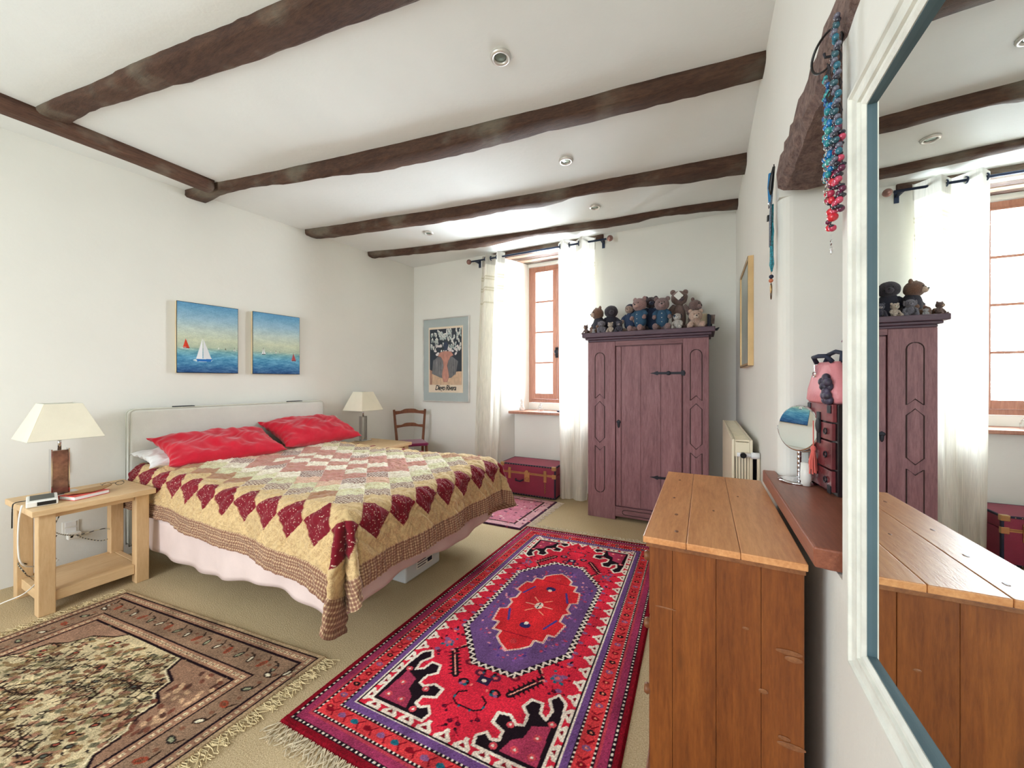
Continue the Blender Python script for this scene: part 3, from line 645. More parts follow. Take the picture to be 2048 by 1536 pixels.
for k in range(620):
    x, y = mx+rr.uniform(-.26, .26), my+rr.uniform(-.52, .52)
    if abs(x-mx)/.27+max(0, abs(y-my)-.30)/.28 < .95: cv.ell(x, y, rr.uniform(.004, .011), rr.uniform(.004, .012), rr.choice([(136, 84, 140), (70, 50, 112), (84, 54, 112), (150, 60, 100), (120, 80, 140), (190, 60, 84), (214, 140, 150)]))
st = [(.0, .44), (.06, .40), (.10, .36), (.10, .31), (.15, .31), (.15, .24), (.19, .24), (.21, .12), (.17, .10), (.17, .03), (.20, 0)]
full = [(mx+x, my-y) for x, y in st]+[(mx+x, my+y) for x, y in st[::-1]]+[(mx-x, my+y) for x, y in st]+[(mx-x, my-y) for x, y in st[::-1]]
cv.poly(full, (206, 40, 46)); cv.line(full, .010, WH, True); cv.line(full, .004, (214, 120, 100), True)
for sg in (-1, 1):
    cv.line([(mx+sg*.11, my-.2), (mx+sg*.15, my-.1)], .014, (70, 60, 130)); cv.line([(mx+sg*.11, my+.2), (mx+sg*.15, my+.1)], .014, (70, 60, 130))
    cv.ell(mx, my+sg*.21, .034, .026, (50, 40, 90)); cv.ell(mx, my+sg*.19, .014, .014, WH); cv.line([(mx-.09, my+sg*.30), (mx+.09, my+sg*.30)], .006, (150, 20, 40))
    cv.ell(mx, my+sg*.36, .02, .02, OR); cv.line([(mx-.06, my+sg*.08), (mx-.02, my+sg*.04)], .006, (244, 150, 120)); cv.line([(mx+.06, my+sg*.08), (mx+.02, my+sg*.05)], .006, (244, 150, 120))
cv.ell(mx, my, .026, .035, WH); cv.line([(mx, my-.03), (mx, my+.03)], .004, BK); cv.line([(mx-.09, my), (mx+.09, my)], .004, (240, 160, 140))
cv.speckle(.10)
rug('persian_rug', 'red wool rug with a purple hexagon medallion beside the foot of the bed', [(-1.555, .95), (-.26, .99), (-.30, 3.40), (-1.52, 3.30)], cv, fringe=['y0', 'y1'], fcol=(214, 200, 172))

# ---- brown tree-of-life rug
cv = Cv(1.72, 1.42, 430, 350, (190, 168, 130))
BRN = (48, 32, 26); PK = (142, 114, 92); TN = (196, 168, 130)
cv.band(0, .022, (176, 150, 116)); cv.band(.022, .032, BK); cv.band(.032, .072, (150, 112, 90)); cv.band(.072, .084, BK); cv.band(.084, .20, PK); cv.band(.20, .208, BK); cv.band(.208, .25, (160, 120, 96)); cv.band(.25, .262, BK)
cv.dots(.052, .026, .008, (208, 186, 150)); cv.dots(.052, .026, .0035, BRN); cv.dots(.229, .026, .008, (214, 192, 156)); cv.dots(.229, .026, .0035, BRN)
def motif(x, y, a, c1, c2):
    cv.ell(x, y, .026, .014, c1, a); cv.ell(x, y, .016, .007, c2, a); cv.line([(x+.028*math.cos(a), y+.028*math.sin(a)), (x+.05*math.cos(a+.6), y+.05*math.sin(a+.6))], .007, BRN)
rr = random.Random(8)
for k, x in enumerate(np.arange(.12, 1.66, .085)):
    for y in (.142, 1.42-.142): motif(x, y, 1.2+(k % 2)*.7, (BRN, (150, 70, 50), (40, 34, 34))[k % 3], ((226, 214, 186), (120, 74, 54), (150, 150, 120))[k % 3]); cv.ell(x+.042, y+rr.uniform(-.03, .03), .012, .008, (128, 88, 68))
for k, y in enumerate(np.arange(.22, 1.25, .085)):
    for x in (.142, 1.72-.142): motif(x, y, -.2+(k % 2)*.7, (BRN, (150, 70, 50), (40, 34, 34))[k % 3], ((226, 214, 186), (120, 74, 54), (150, 150, 120))[k % 3]); cv.ell(x+rr.uniform(-.03, .03), y+.042, .012, .008, (128, 88, 68))
fx0, fx1, fy0, fy1 = .262, 1.458, .262, 1.158
cv.poly([(fx0, fy0), (fx1, fy0), (fx1, fy1), (fx0, fy1)], (198, 180, 142))
for k in range(1150):
    x, y = rr.uniform(fx0+.01, fx1-.01), rr.uniform(fy0+.01, fy1-.01); a = rr.uniform(.1, 1.0)
    cv.ell(x, y, rr.uniform(.010, .026), rr.uniform(.007, .014), rr.choice([(150, 124, 86), (136, 126, 92), (160, 130, 96), (126, 90, 66), (158, 116, 92), (112, 106, 82), (132, 108, 76)]), a)
for k in range(44):
    x, y = rr.uniform(fx0, fx1-.1), rr.uniform(fy0, fy1-.1); p = [(x, y)]
    for q in range(5): x += rr.uniform(.02, .06); y += rr.uniform(-.01, .045); p.append((min(x, fx1), min(y, fy1)))
    cv.line(p, .0055, BRN)
    for a, b in p[1:]: cv.line([(a, b), (a+.012, b-.03)], .005, BRN); cv.line([(a, b), (a-.014, b+.028)], .005, BRN)
for k in range(420):
    x, y = rr.uniform(fx0+.01, fx1-.02), rr.uniform(fy0+.01, fy1-.02); a = rr.uniform(0, 3)
    cv.line([(x, y), (x+.018*math.cos(a), y+.018*math.sin(a))], .006, (40, 30, 30))
for k in range(70):
    x, y = rr.uniform(fx0+.02, fx1-.03), rr.uniform(fy0+.02, fy1-.03); cv.ell(x, y, .018, .011, BRN, .5); cv.ell(x, y, .010, .005, rr.choice([(214, 196, 160), (168, 84, 66), (90, 96, 86)]), .5)
cv.sym = 'y'
sp = [(fx1, fy0), (fx1, .70), (1.40, .66), (1.385, .56), (1.33, .52), (1.32, .45), (1.24, .42), (1.22, .36), (1.12, .33), (1.08, .262)]
cv.poly(sp, (148, 114, 92)); cv.line(sp[1:], .012, BK); cv.line([(a-.012, b+.008) for a, b in sp[1:]], .006, (226, 210, 176))
for k in range(60): cv.ell(rr.uniform(1.26, 1.45), rr.uniform(.27, .62), .017, .010, rr.choice([(120, 74, 58), (196, 160, 126), (90, 60, 50)]), rr.uniform(0, 2)); 
sp = [(fx0, fy0), (fx0, .60), (.30, .56), (.32, .46), (.40, .42), (.44, .34), (.56, .30), (.6, .262)]
cv.poly(sp, (154, 120, 98)); cv.line(sp[1:], .010, BRN)
cv.sym = ''
cv.speckle(.10, 5)
M.pop('fringe', None)
rug('tree_of_life_rug', 'beige and brown fringed wool rug in front of the near bedside table', [(-3.42, -.25), (-1.70, -.25), (-1.697, 1.28), (-3.40, 1.09)], cv, fringe=['x0', 'x1'], fcol=(206, 186, 142))
M.pop('fringe', None)
cv = Cv(1.3, .95, 200, 150, (190, 120, 134))
cv.band(0, .02, (70, 40, 60)); cv.band(.02, .10, (196, 150, 152)); cv.band(.10, .12, BRN)
for k in range(240): cv.ell(rr.uniform(0, 1.3), rr.uniform(0, .95), rr.uniform(.008, .02), .009, rr.choice([(140, 50, 76), (222, 200, 190), (96, 60, 90), (206, 110, 120), (60, 40, 60)]), rr.uniform(0, 3))
cv.speckle(.06)
rug('small_rug', 'small faded pink patterned rug on the carpet in front of the burgundy trunk', [(-2.95, 3.16), (-1.53, 3.20), (-1.50, 4.12), (-2.95, 4.12)], cv, fringe=['x1'], fcol=(222, 206, 190))
M.pop('fringe', None)

# ------------------------------------------------------------------ bed
t = thing('bed', 'double bed with a pale upholstered headboard under the two sailing paintings', 'bed', (-2.8, 2.10, 0))
O = (-2.8, 2.10, 0)
dirw = math.atan(.0894)
h = MB(); hx0 = WL(1.29)+.03
prof = [(-.80, 0.10), (.80, .10)]+[(.76+.04*math.cos(a), 1.13+.04*math.sin(a)) for a in np.linspace(0, pi/2, 7)]+[(-.76-.04*math.sin(a), 1.13+.04*math.cos(a)) for a in np.linspace(0, pi/2, 7)]
h.prism(prof, 0, .10, 'x')
def hb(mb):
    c_, s_ = math.cos(-dirw), math.sin(-dirw)
    mb.v = [(-4.273+.0894*2.10+.03+x*c_-y*s_-O[0], 2.10+x*s_+y*c_-O[1], z) for x, y, z in mb.v]; return mb
hbo = obj('headboard', hb(h), M['linen'], t, bevel=.018, seg=4)
for xo in (.012, .088):
    p = MB(); loop = [(xo+.006, y*1.004, z+.004 if z > 1 else z) for y, z in prof]; p.tube(loop, .0045, 8, closed=True); obj('piping', hb(p), M['piping'], hbo, smooth=True)
for yy in (-.45, .5):
    p = MB().box(.02, .08, yy-.07, yy+.07, 1.175, 1.185); obj('hinge_plate', hb(p), M['iron'], hbo, bevel=.002)
obj('base', MB().box(-1.16, 1.08, -.74, .74, .25, .36), M['linen'], t, bevel=.02)
obj('mattress', MB().box(-1.18, 1.13, -.77, .77, .36, .685), M['sheet'], t, bevel=.05, seg=4)
for x in (-1.05, .80):
    for y in (-.58, .58): obj('leg', MB().cyl((x, y, 0), .03, .25, 14), M['black'], t)
# bed skirt: wavy-bottomed cloth round three sides
path = [(-1.17, -.80)]+[(x, -.80-.012*math.sin(x*7)) for x in np.linspace(-1.15, 1.12, 90)]+[(1.14+.012*math.sin(y*8), y) for y in np.linspace(-.79, .79, 70)]+[(x, .80) for x in np.linspace(1.12, -1.15, 60)]
P = np.zeros((9, len(path), 3)); acc = 0
for i, (x, y) in enumerate(path):
    if i: acc += math.hypot(x-path[i-1][0], y-path[i-1][1])
    if i < 92: zb_ = .12+.10*((x+1.17)/2.3)+.028*math.sin(acc*4.2+.5)
    else: zb_ = .205+.02*math.sin(acc*5)
    for j in range(9):
        f_ = j/8; P[j, i] = (x+(.008*math.sin(acc*22)*f_ if i > 92 else 0), y-(.012*math.sin(acc*19+1)*f_ if i < 92 else 0), .40+(zb_-.40)*f_)
so = gridmesh('bed_skirt', P, None, M['skirt'], t); solid(so, .004)

# ---- patchwork quilt
Lu, Lv, OV = 2.82, 2.42, .41
nu, nv = 520, 450
U, V = np.meshgrid(np.linspace(0, Lu, nu), np.linspace(0, Lv, nv))      # U from the head to the foot hem, V from the near hem to the far hem
X0 = -3.99; XE = X0+Lu-OV-.07; Y0q, Y1q = 1.36, 2.90-.06; ZT = .722
Rb = .075
k_near = .82+.22*(U/Lu)+.20*np.clip((U-Lu+.62)/.3, 0, 1)**2
a = np.maximum(0, U-(Lu-OV)); 
bn = np.maximum(0, OV-V); bf = np.maximum(0, V-(Lv-OV)); sgn = np.where(bn > 0, -1.0, 1.0); b_ = np.maximum(bn*k_near, bf)
r_ = np.hypot(a, b_); ang = np.arctan2(b_, a+1e-9)
bx = np.minimum(X0+U*(XE-X0)/(Lu-OV), XE); by = np.where(bn > 0, Y0q, np.where(bf > 0, Y1q, Y0q+(V-OV)/(Lv-2*OV)*(Y1q-Y0q)))
dx = np.where(r_ > 0, a/(r_+1e-9), 0); dy = np.where(r_ > 0, b_/(r_+1e-9)*sgn, 0)
arcl = Rb*pi/2
hor = np.where(r_ < arcl, Rb*np.sin(np.minimum(r_, arcl)/Rb), Rb+(r_-arcl)*.13)
drop = np.where(r_ < arcl, Rb*(1-np.cos(np.minimum(r_, arcl)/Rb)), Rb+(r_-arcl)*.975)
hang = np.clip((r_-.05)/.35, 0, 1.6)
iscorner = (a > 0.001) & (b_ > 0.001)
w_side = .016*np.sin(U*6.3+.8)+.010*np.sin(U*13+2)
w_foot = .014*np.sin(V*7+.3)+.012*np.sin(V*15+1)
w_c = .115*np.sin(2*ang)*(-np.cos(8*(ang-pi/4)))
wav = np.where(iscorner, w_c+w_side*np.sin(ang)+w_foot*np.cos(ang), np.where(b_ > 0, w_side, w_foot))
hor = hor+wav*hang
Xq = bx+dx*hor; Yq = by+dy*hor
flat = 1-np.clip(r_/.05, 0, 1)
Zq = ZT-drop+flat*(.010*np.sin(U*3.1+1)*np.sin(V*4.2)+.006*np.sin(U*8+V*5))
bulge = np.exp(-((U-.35)/.22)**2)*.035*np.clip((V-.42)/.1, 0, 1)*np.clip((Lv-.42-V)/.1, 0, 1); Zq += bulge
Zq = np.maximum(Zq, .012+.004*np.sin(U*40))
# patch layout
du = Lu-U; m_ = np.minimum(np.minimum(V, Lv-V), du)
p = (du-.31)/.1125; q = (V-.31)/.1125
NV = 16; NU = 20
s1, t1 = (p+q)/2, (p-q)/2; cs, ct = np.round(s1), np.round(t1)
i_, j_ = cs+ct, cs-ct
ring = np.minimum(np.minimum(j_, NV-j_), np.minimum(i_, NU-i_+2)).astype(int)
fs_, ft_ = s1-cs, t1-ct; ed = .5-np.maximum(abs(fs_), abs(ft_))
FLOR, DRED, PLD, GRN, CRM, LPL, DUS, PNK = (206, 176, 126), (124, 24, 38), (236, 222, 194), (212, 212, 172), (242, 234, 216), (240, 226, 208), (184, 112, 112), (214, 160, 150)
seq = {-1: FLOR, 0: DRED, 1: FLOR, 2: PLD, 3: GRN, 4: CRM, 5: LPL, 6: DUS, 7: CRM, 8: DUS, 9: CRM, 10: DUS}
col = np.zeros(U.shape+(3,)); kind = np.zeros(U.shape)      # kind 1: plaid, 2: dotted, 3: sprigged
for k, c in seq.items():
    mk = ring == k if k >= 0 else ring < 0
    col[mk] = c; kind[mk] = {0: 2, 2: 1, 5: 1, 3: 3, 4: 3, -1: 3, 1: 3, 7: 3, 9: 3, 6: 3, 8: 3, 10: 2}[k]
hashr = np.sin(i_*12.9898+j_*78.233)*43758.5; hashr -= np.floor(hashr)
odd = (ring == 2) & (hashr > .62); col[odd] = (150, 92, 66); kind[odd] = 3
odd = (ring == 4) & (hashr > .7); col[odd] = (214, 170, 150)
odd = (ring == 5) & (hashr > .5); col[odd] = DUS; kind[odd] = 3
bord = m_ < .115; col[bord] = (206, 178, 140); kind[bord] = 1
col *= (1+.08*(hashr-.5))[..., None]
seam = np.where(ring >= 0, ed, .3)
quil = np.minimum(seam, np.where(ring >= 0, abs(np.minimum(abs(fs_), .9)), 1))
puff = 1-np.exp(-(seam/.10)**1)
line2 = abs(((du+V)/.07) % 1-.5)*2; line3 = abs(((du-V)/.07) % 1-.5)*2
puff2 = np.where(ring < 0, 1-np.exp(-line2/.25), 1-np.exp(-np.abs(fs_)/.10))
relief = .0075*np.where(bord, 1-np.exp(-np.abs(((V if True else U)/.045) % 1-.5)*5), puff*.6+puff2*.55)
relief += .0022*np.sin(U*60+9*np.sin(V*23))*np.sin(V*55+8*np.sin(U*17))+.004*np.sin(U*31+5*np.sin(V*9))*np.sin(V*27+4*np.sin(U*11))
P = np.stack([Xq, Yq, Zq], -1)
gu = np.gradient(P, axis=1); gv = np.gradient(P, axis=0); N = np.cross(gu, gv); N /= np.linalg.norm(N, axis=2, keepdims=True)+1e-9
N *= np.where(((N[..., 2] < 0) & (r_ < .03)), -1, 1)[..., None]
P = P+N*(relief*1.35)[..., None]
P[..., 2] = np.maximum(P[..., 2], .008)
def quiltmat():
    m, nt, b = newmat('cotton_patchwork')
    a_ = nt.nodes.new('ShaderNodeVertexColor'); a_.layer_name = 'paint'; c = a_.outputs[0]
    at = nt.nodes.new('ShaderNodeAttribute'); at.attribute_name = 'flat'; v = at.outputs['Vector']
    kd = nt.nodes.new('ShaderNodeAttribute'); kd.attribute_name = 'cloth'
    def near(x):
        n = nt.nodes.new('ShaderNodeMath'); n.operation = 'COMPARE'; n.inputs[1].default_value = x; n.inputs[2].default_value = .45; nt.links.new(kd.outputs['Fac'], n.inputs[0]); return n.outputs[0]
    def mul(x, y):
        n = nt.nodes.new('ShaderNodeMath'); n.operation = 'MULTIPLY'
        for s_, w_ in zip(n.inputs, (x, y)):
            if isinstance(w_, (int, float)): s_.default_value = w_
            else: nt.links.new(w_, s_)
        return n.outputs[0]
    def stripes(axis, f, thr):
        sp = nt.nodes.new('ShaderNodeSeparateXYZ'); nt.links.new(v, sp.inputs[0])
        n = nt.nodes.new('ShaderNodeMath'); n.operation = 'MULTIPLY'; n.inputs[1].default_value = f; nt.links.new(sp.outputs[axis], n.inputs[0])
        f_ = nt.nodes.new('ShaderNodeMath'); f_.operation = 'FRACT'; nt.links.new(n.outputs[0], f_.inputs[0])
        g = nt.nodes.new('ShaderNodeMath'); g.operation = 'LESS_THAN'; g.inputs[1].default_value = thr; nt.links.new(f_.outputs[0], g.inputs[0]); return g.outputs[0]
    sx, sy = stripes(0, 62, .6), stripes(1, 62, .6)
    dark = lin((112, 62, 54))
    c1 = mix(nt, mul(mul(sx, .62), near(1)), c, dark); c1 = mix(nt, mul(mul(sy, .62), near(1)), c1, dark)
    vo = nt.nodes.new('ShaderNodeTexVoronoi'); vo.inputs['Scale'].default_value = 75; nt.links.new(v, vo.inputs['Vector'])
    d = nt.nodes.new('ShaderNodeMath'); d.operation = 'LESS_THAN'; d.inputs[1].default_value = .22; nt.links.new(vo.outputs['Distance'], d.inputs[0])
    c2 = mix(nt, mul(mul(d.outputs[0], .75), near(2)), c1, lin((222, 190, 170)))
    n1 = noise(nt, v, 38, 5, .75, 1.5); r1 = ramp(nt, n1, [(.50, (0, 0, 0)), (.56, (1, 1, 1)), (.60, (0, 0, 0))])
    c3 = mix(nt, mul(mul(r1, .75), near(3)), c2, lin((138, 92, 58)))
    vr = nt.nodes.new('ShaderNodeTexVoronoi'); vr.inputs['Scale'].default_value = 17; nt.links.new(v, vr.inputs['Vector'])
    rr_ = ramp(nt, vr.outputs['Distance'], [(.10, (0, 0, 0)), (.14, (1, 1, 1)), (.18, (0, 0, 0)), (.25, (0, 0, 0)), (.29, (1, 1, 1)), (.33, (0, 0, 0))])
    c3 = mix(nt, mul(mul(rr_, .55), near(3)), c3, lin((150, 98, 56)))
    c3 = mix(nt, mul(mul(noise(nt, v, 9, 3), .35), near(3)), c3, lin((232, 208, 160)))
    nt.links.new(c3, b.inputs['Base Color']); b.inputs['Roughness'].default_value = .9; b.inputs['Specular IOR Level'].default_value = .12; b.inputs['Sheen Weight'].default_value = .15
    bump(nt, b, noise(nt, v, 90, 3, .7), .25, .005); return m
M['quilt'] = quiltmat()
tq = thing('quilt', 'burgundy and tan diamond patchwork quilt draped over the bed to near the floor', 'quilt', (-2.8, 2.1, .36))
FL = np.stack([U, V, U*0], -1)
qo = gridmesh('quilt_top', P, col, M['quilt'], tq, (-2.8, 2.1, .36), {'flat': FL, 'cloth': kind})

# ---- pillows
def pillow(name, label, c, sx, sy, th, tilt, rz, mt, seed, group=None):
    n1, n2 = 84, 60; u, v = np.meshgrid(np.linspace(-1, 1, n1), np.linspace(-1, 1, n2)); o = []
    r = np.random.default_rng(seed); ph = r.uniform(0, 6, 8)
    for sd in (1, -1):
        e = np.clip((1-abs(u)**2.6), 0, 1)**.5*np.clip((1-abs(v)**2.6), 0, 1)**.5
        pin = 1-.10*(1-v**2)*np.abs(u)**4; pin2 = 1-.13*(1-u**2)*np.abs(v)**4
        wr = (.008*np.sin(9*u+6*v+ph[0]+2*np.sin(5*v+ph[1]))+.007*np.abs(np.sin(11*v-6*u+ph[2]+1.5*np.sin(4*u)))*(1-u*u)+.010*np.sin(5*u-9*v+ph[3])+.004*np.sin(30*v+14*u+3*np.sin(7*u)))*e
        edge = .007*np.sin(24*u+ph[4])*np.abs(v)**3+.006*np.sin(20*v+ph[5])*np.abs(u)**3
        Z = sd*(th/2*e)+wr*(1 if sd > 0 else .2)+edge*(1-e)
        o.append(np.stack([sx/2*u*pin, sy/2*v*pin2, Z], -1))
    Rm = np.array(Matrix.Rotation(rz, 3, 'Z') @ Matrix.Rotation(tilt, 3, 'Y')); tt = thing(name, label, 'pillow', c, 0, group)
    Pm = [q @ Rm.T for q in o]
    gridmesh('pillow_front', Pm[0], None, mt, tt); gridmesh('pillow_back', Pm[1][:, ::-1], None, mt, tt)
    return tt
pillow('pillow', 'crumpled crimson pillow at the near end of the headboard', (-3.70, 1.78, .852), .50, .86, .17, math.radians(20), -.08, M['redpillow'], 1, 'crimson pillows on the bed')
pillow('pillow', 'plump crimson pillow at the far end of the headboard beside the far lamp', (-3.69, 2.62, .885), .52, .86, .20, math.radians(22), -.03, M['redpillow'], 5, 'crimson pillows on the bed')
pillow('pillow', 'white pillow barely showing under the near crimson pillow', (-3.86, 1.66, .79), .36, .74, .10, math.radians(12), .0, M['sheet'], 9)
t = thing('storage_box', 'clear plastic storage box with a paper label under the foot of the bed', 'box', (-1.98, 2.18, 0))
b = MB(); b.box(-.16, .15, -.19, .19, 0, .17); obj('tub', b, M['clearplastic'], t, bevel=.012); obj('lid', MB().box(-.17, .16, -.20, .20, .171, .19), M['white'], t, bevel=.004)
obj('paper_label', MB().box(.1505, .152, -.08, .10, .05, .14), M['white'], t)
lb = MB()
for k in range(4): lb.box(.1522, .1528, -.07, .02+.015*(k % 2)*2, .062+k*.018, .068+k*.018)
lb.box(.1522, .1528, .04, .09, .06, .09)
obj('printed_lines', lb, M['navy'], t)

# ------------------------------------------------------------------ bedside tables
def bedside(label, x0, x1, y0, y1, H):
    """x0 back, x1 front"""
    t = thing('bedside_table', label, 'table', ((x0+x1)/2, (y0+y1)/2, 0), 0, 'pale oak bedside tables'); w, d = (y1-y0)/2, (x1-x0)/2
    obj('tabletop', MB().box(-d, d, -w, w, H-.036, H), M['oak'], t, bevel=.004)
    L = .07
    for sx in (-1, 1):
        for sy in (-1, 1):
            cx, cy = sx*(d-.028-L/2), sy*(w-.028-L/2)
            obj('leg', MB().box(cx-L/2, cx+L/2, cy-L/2, cy+L/2, 0, H-.037), M['oak_z'], t, bevel=.004)
    for sy in (-1, 1):
        cy = sy*(w-.028-L/2)
        obj('apron', MB().box(-d+.1, d-.1, cy-.012, cy+.012, H-.068, H-.037), M['oak'], t); obj('side_rail', MB().box(-d+.1, d-.1, cy-.016, cy+.016, .065, .125), M['oak'], t, bevel=.002)
    for sx in (-1, 1):
        cx = sx*(d-.028-L/2)
        obj('apron', MB().box(cx-.012, cx+.012, -w+.1, w-.1, H-.068, H-.037), M['oak'], t); obj('front_rail', MB().box(cx-.016, cx+.016, -w+.1, w-.1, .065, .125), M['oak'], t, bevel=.002)
    obj('shelf', MB().box(-d+.082, d-.082, -w+.082, w-.082, .10, .122), M['oak'], t, bevel=.002)
    return t
bedside('pale oak bedside table with a low shelf, under the near lamp', -4.02, -3.47, .697, 1.255, .64)
bedside('pale oak bedside table mostly hidden behind the far side of the bed', -3.86, -3.19, 3.06, 3.58, .655)

def lamp(label, x, y, z, mt):
    t = thing('table_lamp', label, 'lamp', (x, y, z), 0, 'pair of table lamps with square shades')
    obj('base_plate', MB().box(-.062, .062, -.085, .085, 0, .014), M['chrome'], t, bevel=.003)
    obj('column', MB().box(-.022, .022, -.034, .034, .0145, .30), mt, t, bevel=.002)
    obj('neck', MB().cyl((0, 0, .301), .009, .10, 12), M['chrome'], t, smooth=True)
    for sy in (-1, 1): obj('edge_strip', MB().box(-.024, .024, sy*.038-.003, sy*.038+.003, .0145, .31), M['chrome'], t)
    s_ = MB(); a, b_ = .165, .082; z0, z1 = .385, .61; th = .003
    for i in range(4):
        c = [(-1, -1), (1, -1), (1, 1), (-1, 1)]; p, q = c[i], c[(i+1) % 4]
        s_.add([(p[0]*a, p[1]*a, z0), (q[0]*a, q[1]*a, z0), (q[0]*b_, q[1]*b_, z1), (p[0]*b_, p[1]*b_, z1)], [(0, 1, 2, 3)])
    so = obj('lamp_shade', s_, M['shade'], t); solid(so, .003)
    for zz, r in ((z0, a), (z1, b_)):
        obj('shade_binding', MB().tube([(-r, -r, zz), (r, -r, zz), (r, r, zz), (-r, r, zz)], .0035, 6, closed=True), M['piping'], so)
    obj('bulb', MB().ell((0, 0, .43), (.028, .028, .04)), M['sheet'], t, smooth=True)
lamp('square shaded lamp with a bronze mirrored column on the near bedside table', -3.83, .885, .64, plain('bronze_glass', (142, 112, 98), .15, .7, var=.35, vscale=14))
lamp('square shaded lamp on a clear glass column in the corner beyond the bed', -3.78, 3.36, .655, M['crystal'])

# things on the near bedside table
TZ = .641
t = thing('clock_radio', 'white clock radio with a black display at the left of the near bedside table', 'clock', (-3.66, .775, TZ), -.2)
obj('case', MB().prism([(-.085, 0), (.085, 0), (.085, .034), (-.085, .042)], -.062, .062, 'y') , M['white'], t, bevel=.006)
obj('display', MB().box(.0853, .0865, -.02, .054, .006, .028), M['black'], t); obj('top_panel', MB().box(-.07, .05, -.048, .048, .0385, .0405, ry=.047), plain('grey_speaker_cloth', (92, 92, 84), .8), t)
t = thing('paperback', 'red paperback book with white pages on the near bedside table', 'book', (-3.63, .955, TZ), .28)
cvr = plain('red_cover', (206, 84, 74), .5, var=.25, vscale=30)
obj('pages', MB().box(-.075, .052, -.088, .088, .003, .022), M['sheet'], t); obj('cover', MB().box(-.078, .056, -.091, .091, .0222, .0245), cvr, t); obj('back_cover', MB().box(-.078, .056, -.091, .091, 0, .0027), cvr, t)
obj('spine', MB().box(-.081, -.0782, -.091, .091, 0, .0245), cvr, t)
mb = MB(); o_ = []
for i in range(24):
    a = 2*pi*i/24; o_.append((.055*math.cos(a)*(1-.3*abs(math.sin(a))), .12*math.sin(a)))
mb.prism(o_, 0, .006); mb.v = [(x, y, z+.010*(abs(y)/.12)**2) for x, y, z in mb.v]
o = single('leaf_tray', mb, wood('carved_leaf_wood', (134, 96, 56), (186, 146, 92), 'y', .5), 'leaf shaped carved wooden tray lying on the red paperback', 'tray', bevel=.002); o.location = (-3.655, .975, TZ+.0275); o.rotation_euler = (0, 0, .25)
t = thing('reading_glasses', 'thin dark reading glasses at the back of the near bedside table', 'glasses', (-3.82, 1.14, TZ), 1.4)
for sx in (-1, 1): obj('rim', MB().torus((sx*.033, 0, .014), .02, .0016, 'y', 18, 5, 1.1, .65), M['black'], t); obj('temple_arm', MB().tube([(sx*.055, 0, .018), (sx*.058, .06, .016), (sx*.05, .12, .004)], .0016, 5), M['black'], t)
obj('bridge', MB().tube([(-.012, 0, .017), (0, 0, .02), (.012, 0, .017)], .0016, 5), M['black'], t)

# sockets, switches, cables on the headboard wall
def onwall(y, z, label, name='wall_socket', cat='socket', hh=.045, n=2):
    t = thing(name, label, cat, (WL(y)+.001, y, z), -math.atan(.0894))
    obj('plate', MB().box(0, .008, -.042, .042, -hh, hh), M['white'], t, bevel=.003)
    for k in range(n):
        zz = (k-(n-1)/2)*.045*2/max(n, 1)*1.0
        obj('rocker', MB().box(.0085, .013, -.028, .028, zz-.018, zz+.018), M['sheet'], t, bevel=.002)
    return t
onwall(.97, .80, 'white double light switch on the wall behind the near lamp', 'light_switch', 'switch', .075)
onwall(1.02, .32, 'white wall socket seen under the near bedside table')
t = thing('socket_adapter', 'small white three way plug adapter under the near bedside table', 'adapter', (WL(1.03)+.03, 1.03, .26), 0)
obj('case', MB().box(-.02, .025, -.035, .035, -.022, .022), M['white'], t, bevel=.006)
for sy in (-1, 1): obj('socket_hole', MB().cyl((.0252, sy*.017, 0), .008, .001, 10, 'x'), M['black'], t)
def cable(name, label, pts, r, m):
    P = [Vector(p) for p in pts]; out = []
    for i in range(len(P)-1):
        p0, p1, p2, p3 = P[max(i-1, 0)], P[i], P[i+1], P[min(i+2, len(P)-1)]
        for k in range(8):
            t = k/8; out.append(.5*((2*p1)+(-p0+p2)*t+(2*p0-5*p1+4*p2-p3)*t*t+(-p0+3*p1-3*p2+p3)*t**3))
    out.append(P[-1])
    return single(name, MB().tube(out, r, 6), m, label, 'cable', smooth=True)
def braid():
    m, nt, b = newmat('braided_flex'); w_ = nt.nodes.new('ShaderNodeTexWave'); w_.inputs['Scale'].default_value = 22; w_.inputs['Distortion'].default_value = .5
    nt.links.new(coords(nt), w_.inputs['Vector']); nt.links.new(ramp(nt, w_.outputs['Fac'], [(.45, (40, 34, 32)), (.55, (190, 178, 150))]), b.inputs['Base Color']); return m
cable('lamp_flex', 'black and cream braided flex looping under the near bedside table', [(-4.02, .98, .60), (-4.1, .95, .45), (-4.13, .93, .33), (-4.0, 1.0, .30), (-3.95, 1.13, .31), (-3.94, 1.19, .26), (-4.0, 1.14, .21), (-4.08, 1.07, .235), (-4.13, 1.04, .26)], .0035, braid())
cable('tangled_flex', 'dark braided flex tangled on the shelf of the near bedside table', [(-4.08, .93, .31), (-4.0, .86, .22), (-3.92, .80, .17), (-3.85, .86, .14), (-3.9, .78, .13), (-3.83, .74, .19), (-3.9, .73, .24), (-3.95, .83, .15)], .0035, braid())
cable('white_cable', 'white cable hanging down past the left of the near bedside table', [(-3.62, .69, .66), (-3.60, .675, .58), (-3.60, .672, .42), (-3.60, .685, .32), (-3.66, .75, .262), (-3.74, .85, .25)], .0045, M['white'])
cable('extension_lead', 'thin white cord running off the low shelf of the near bedside table', [(-3.74, .86, .24), (-3.68, .78, .18), (-3.62, .70, .132), (-3.66, .62, .10), (-3.7, .50, .05)], .0035, M['white'])
cable('black_cable', 'short black cable at the back of the clock radio', [(-3.78, .74, .65), (-3.80, .715, .648), (-3.78, .692, .648), (-3.76, .68, .63), (-3.77, .68, .5)], .003, M['black'])

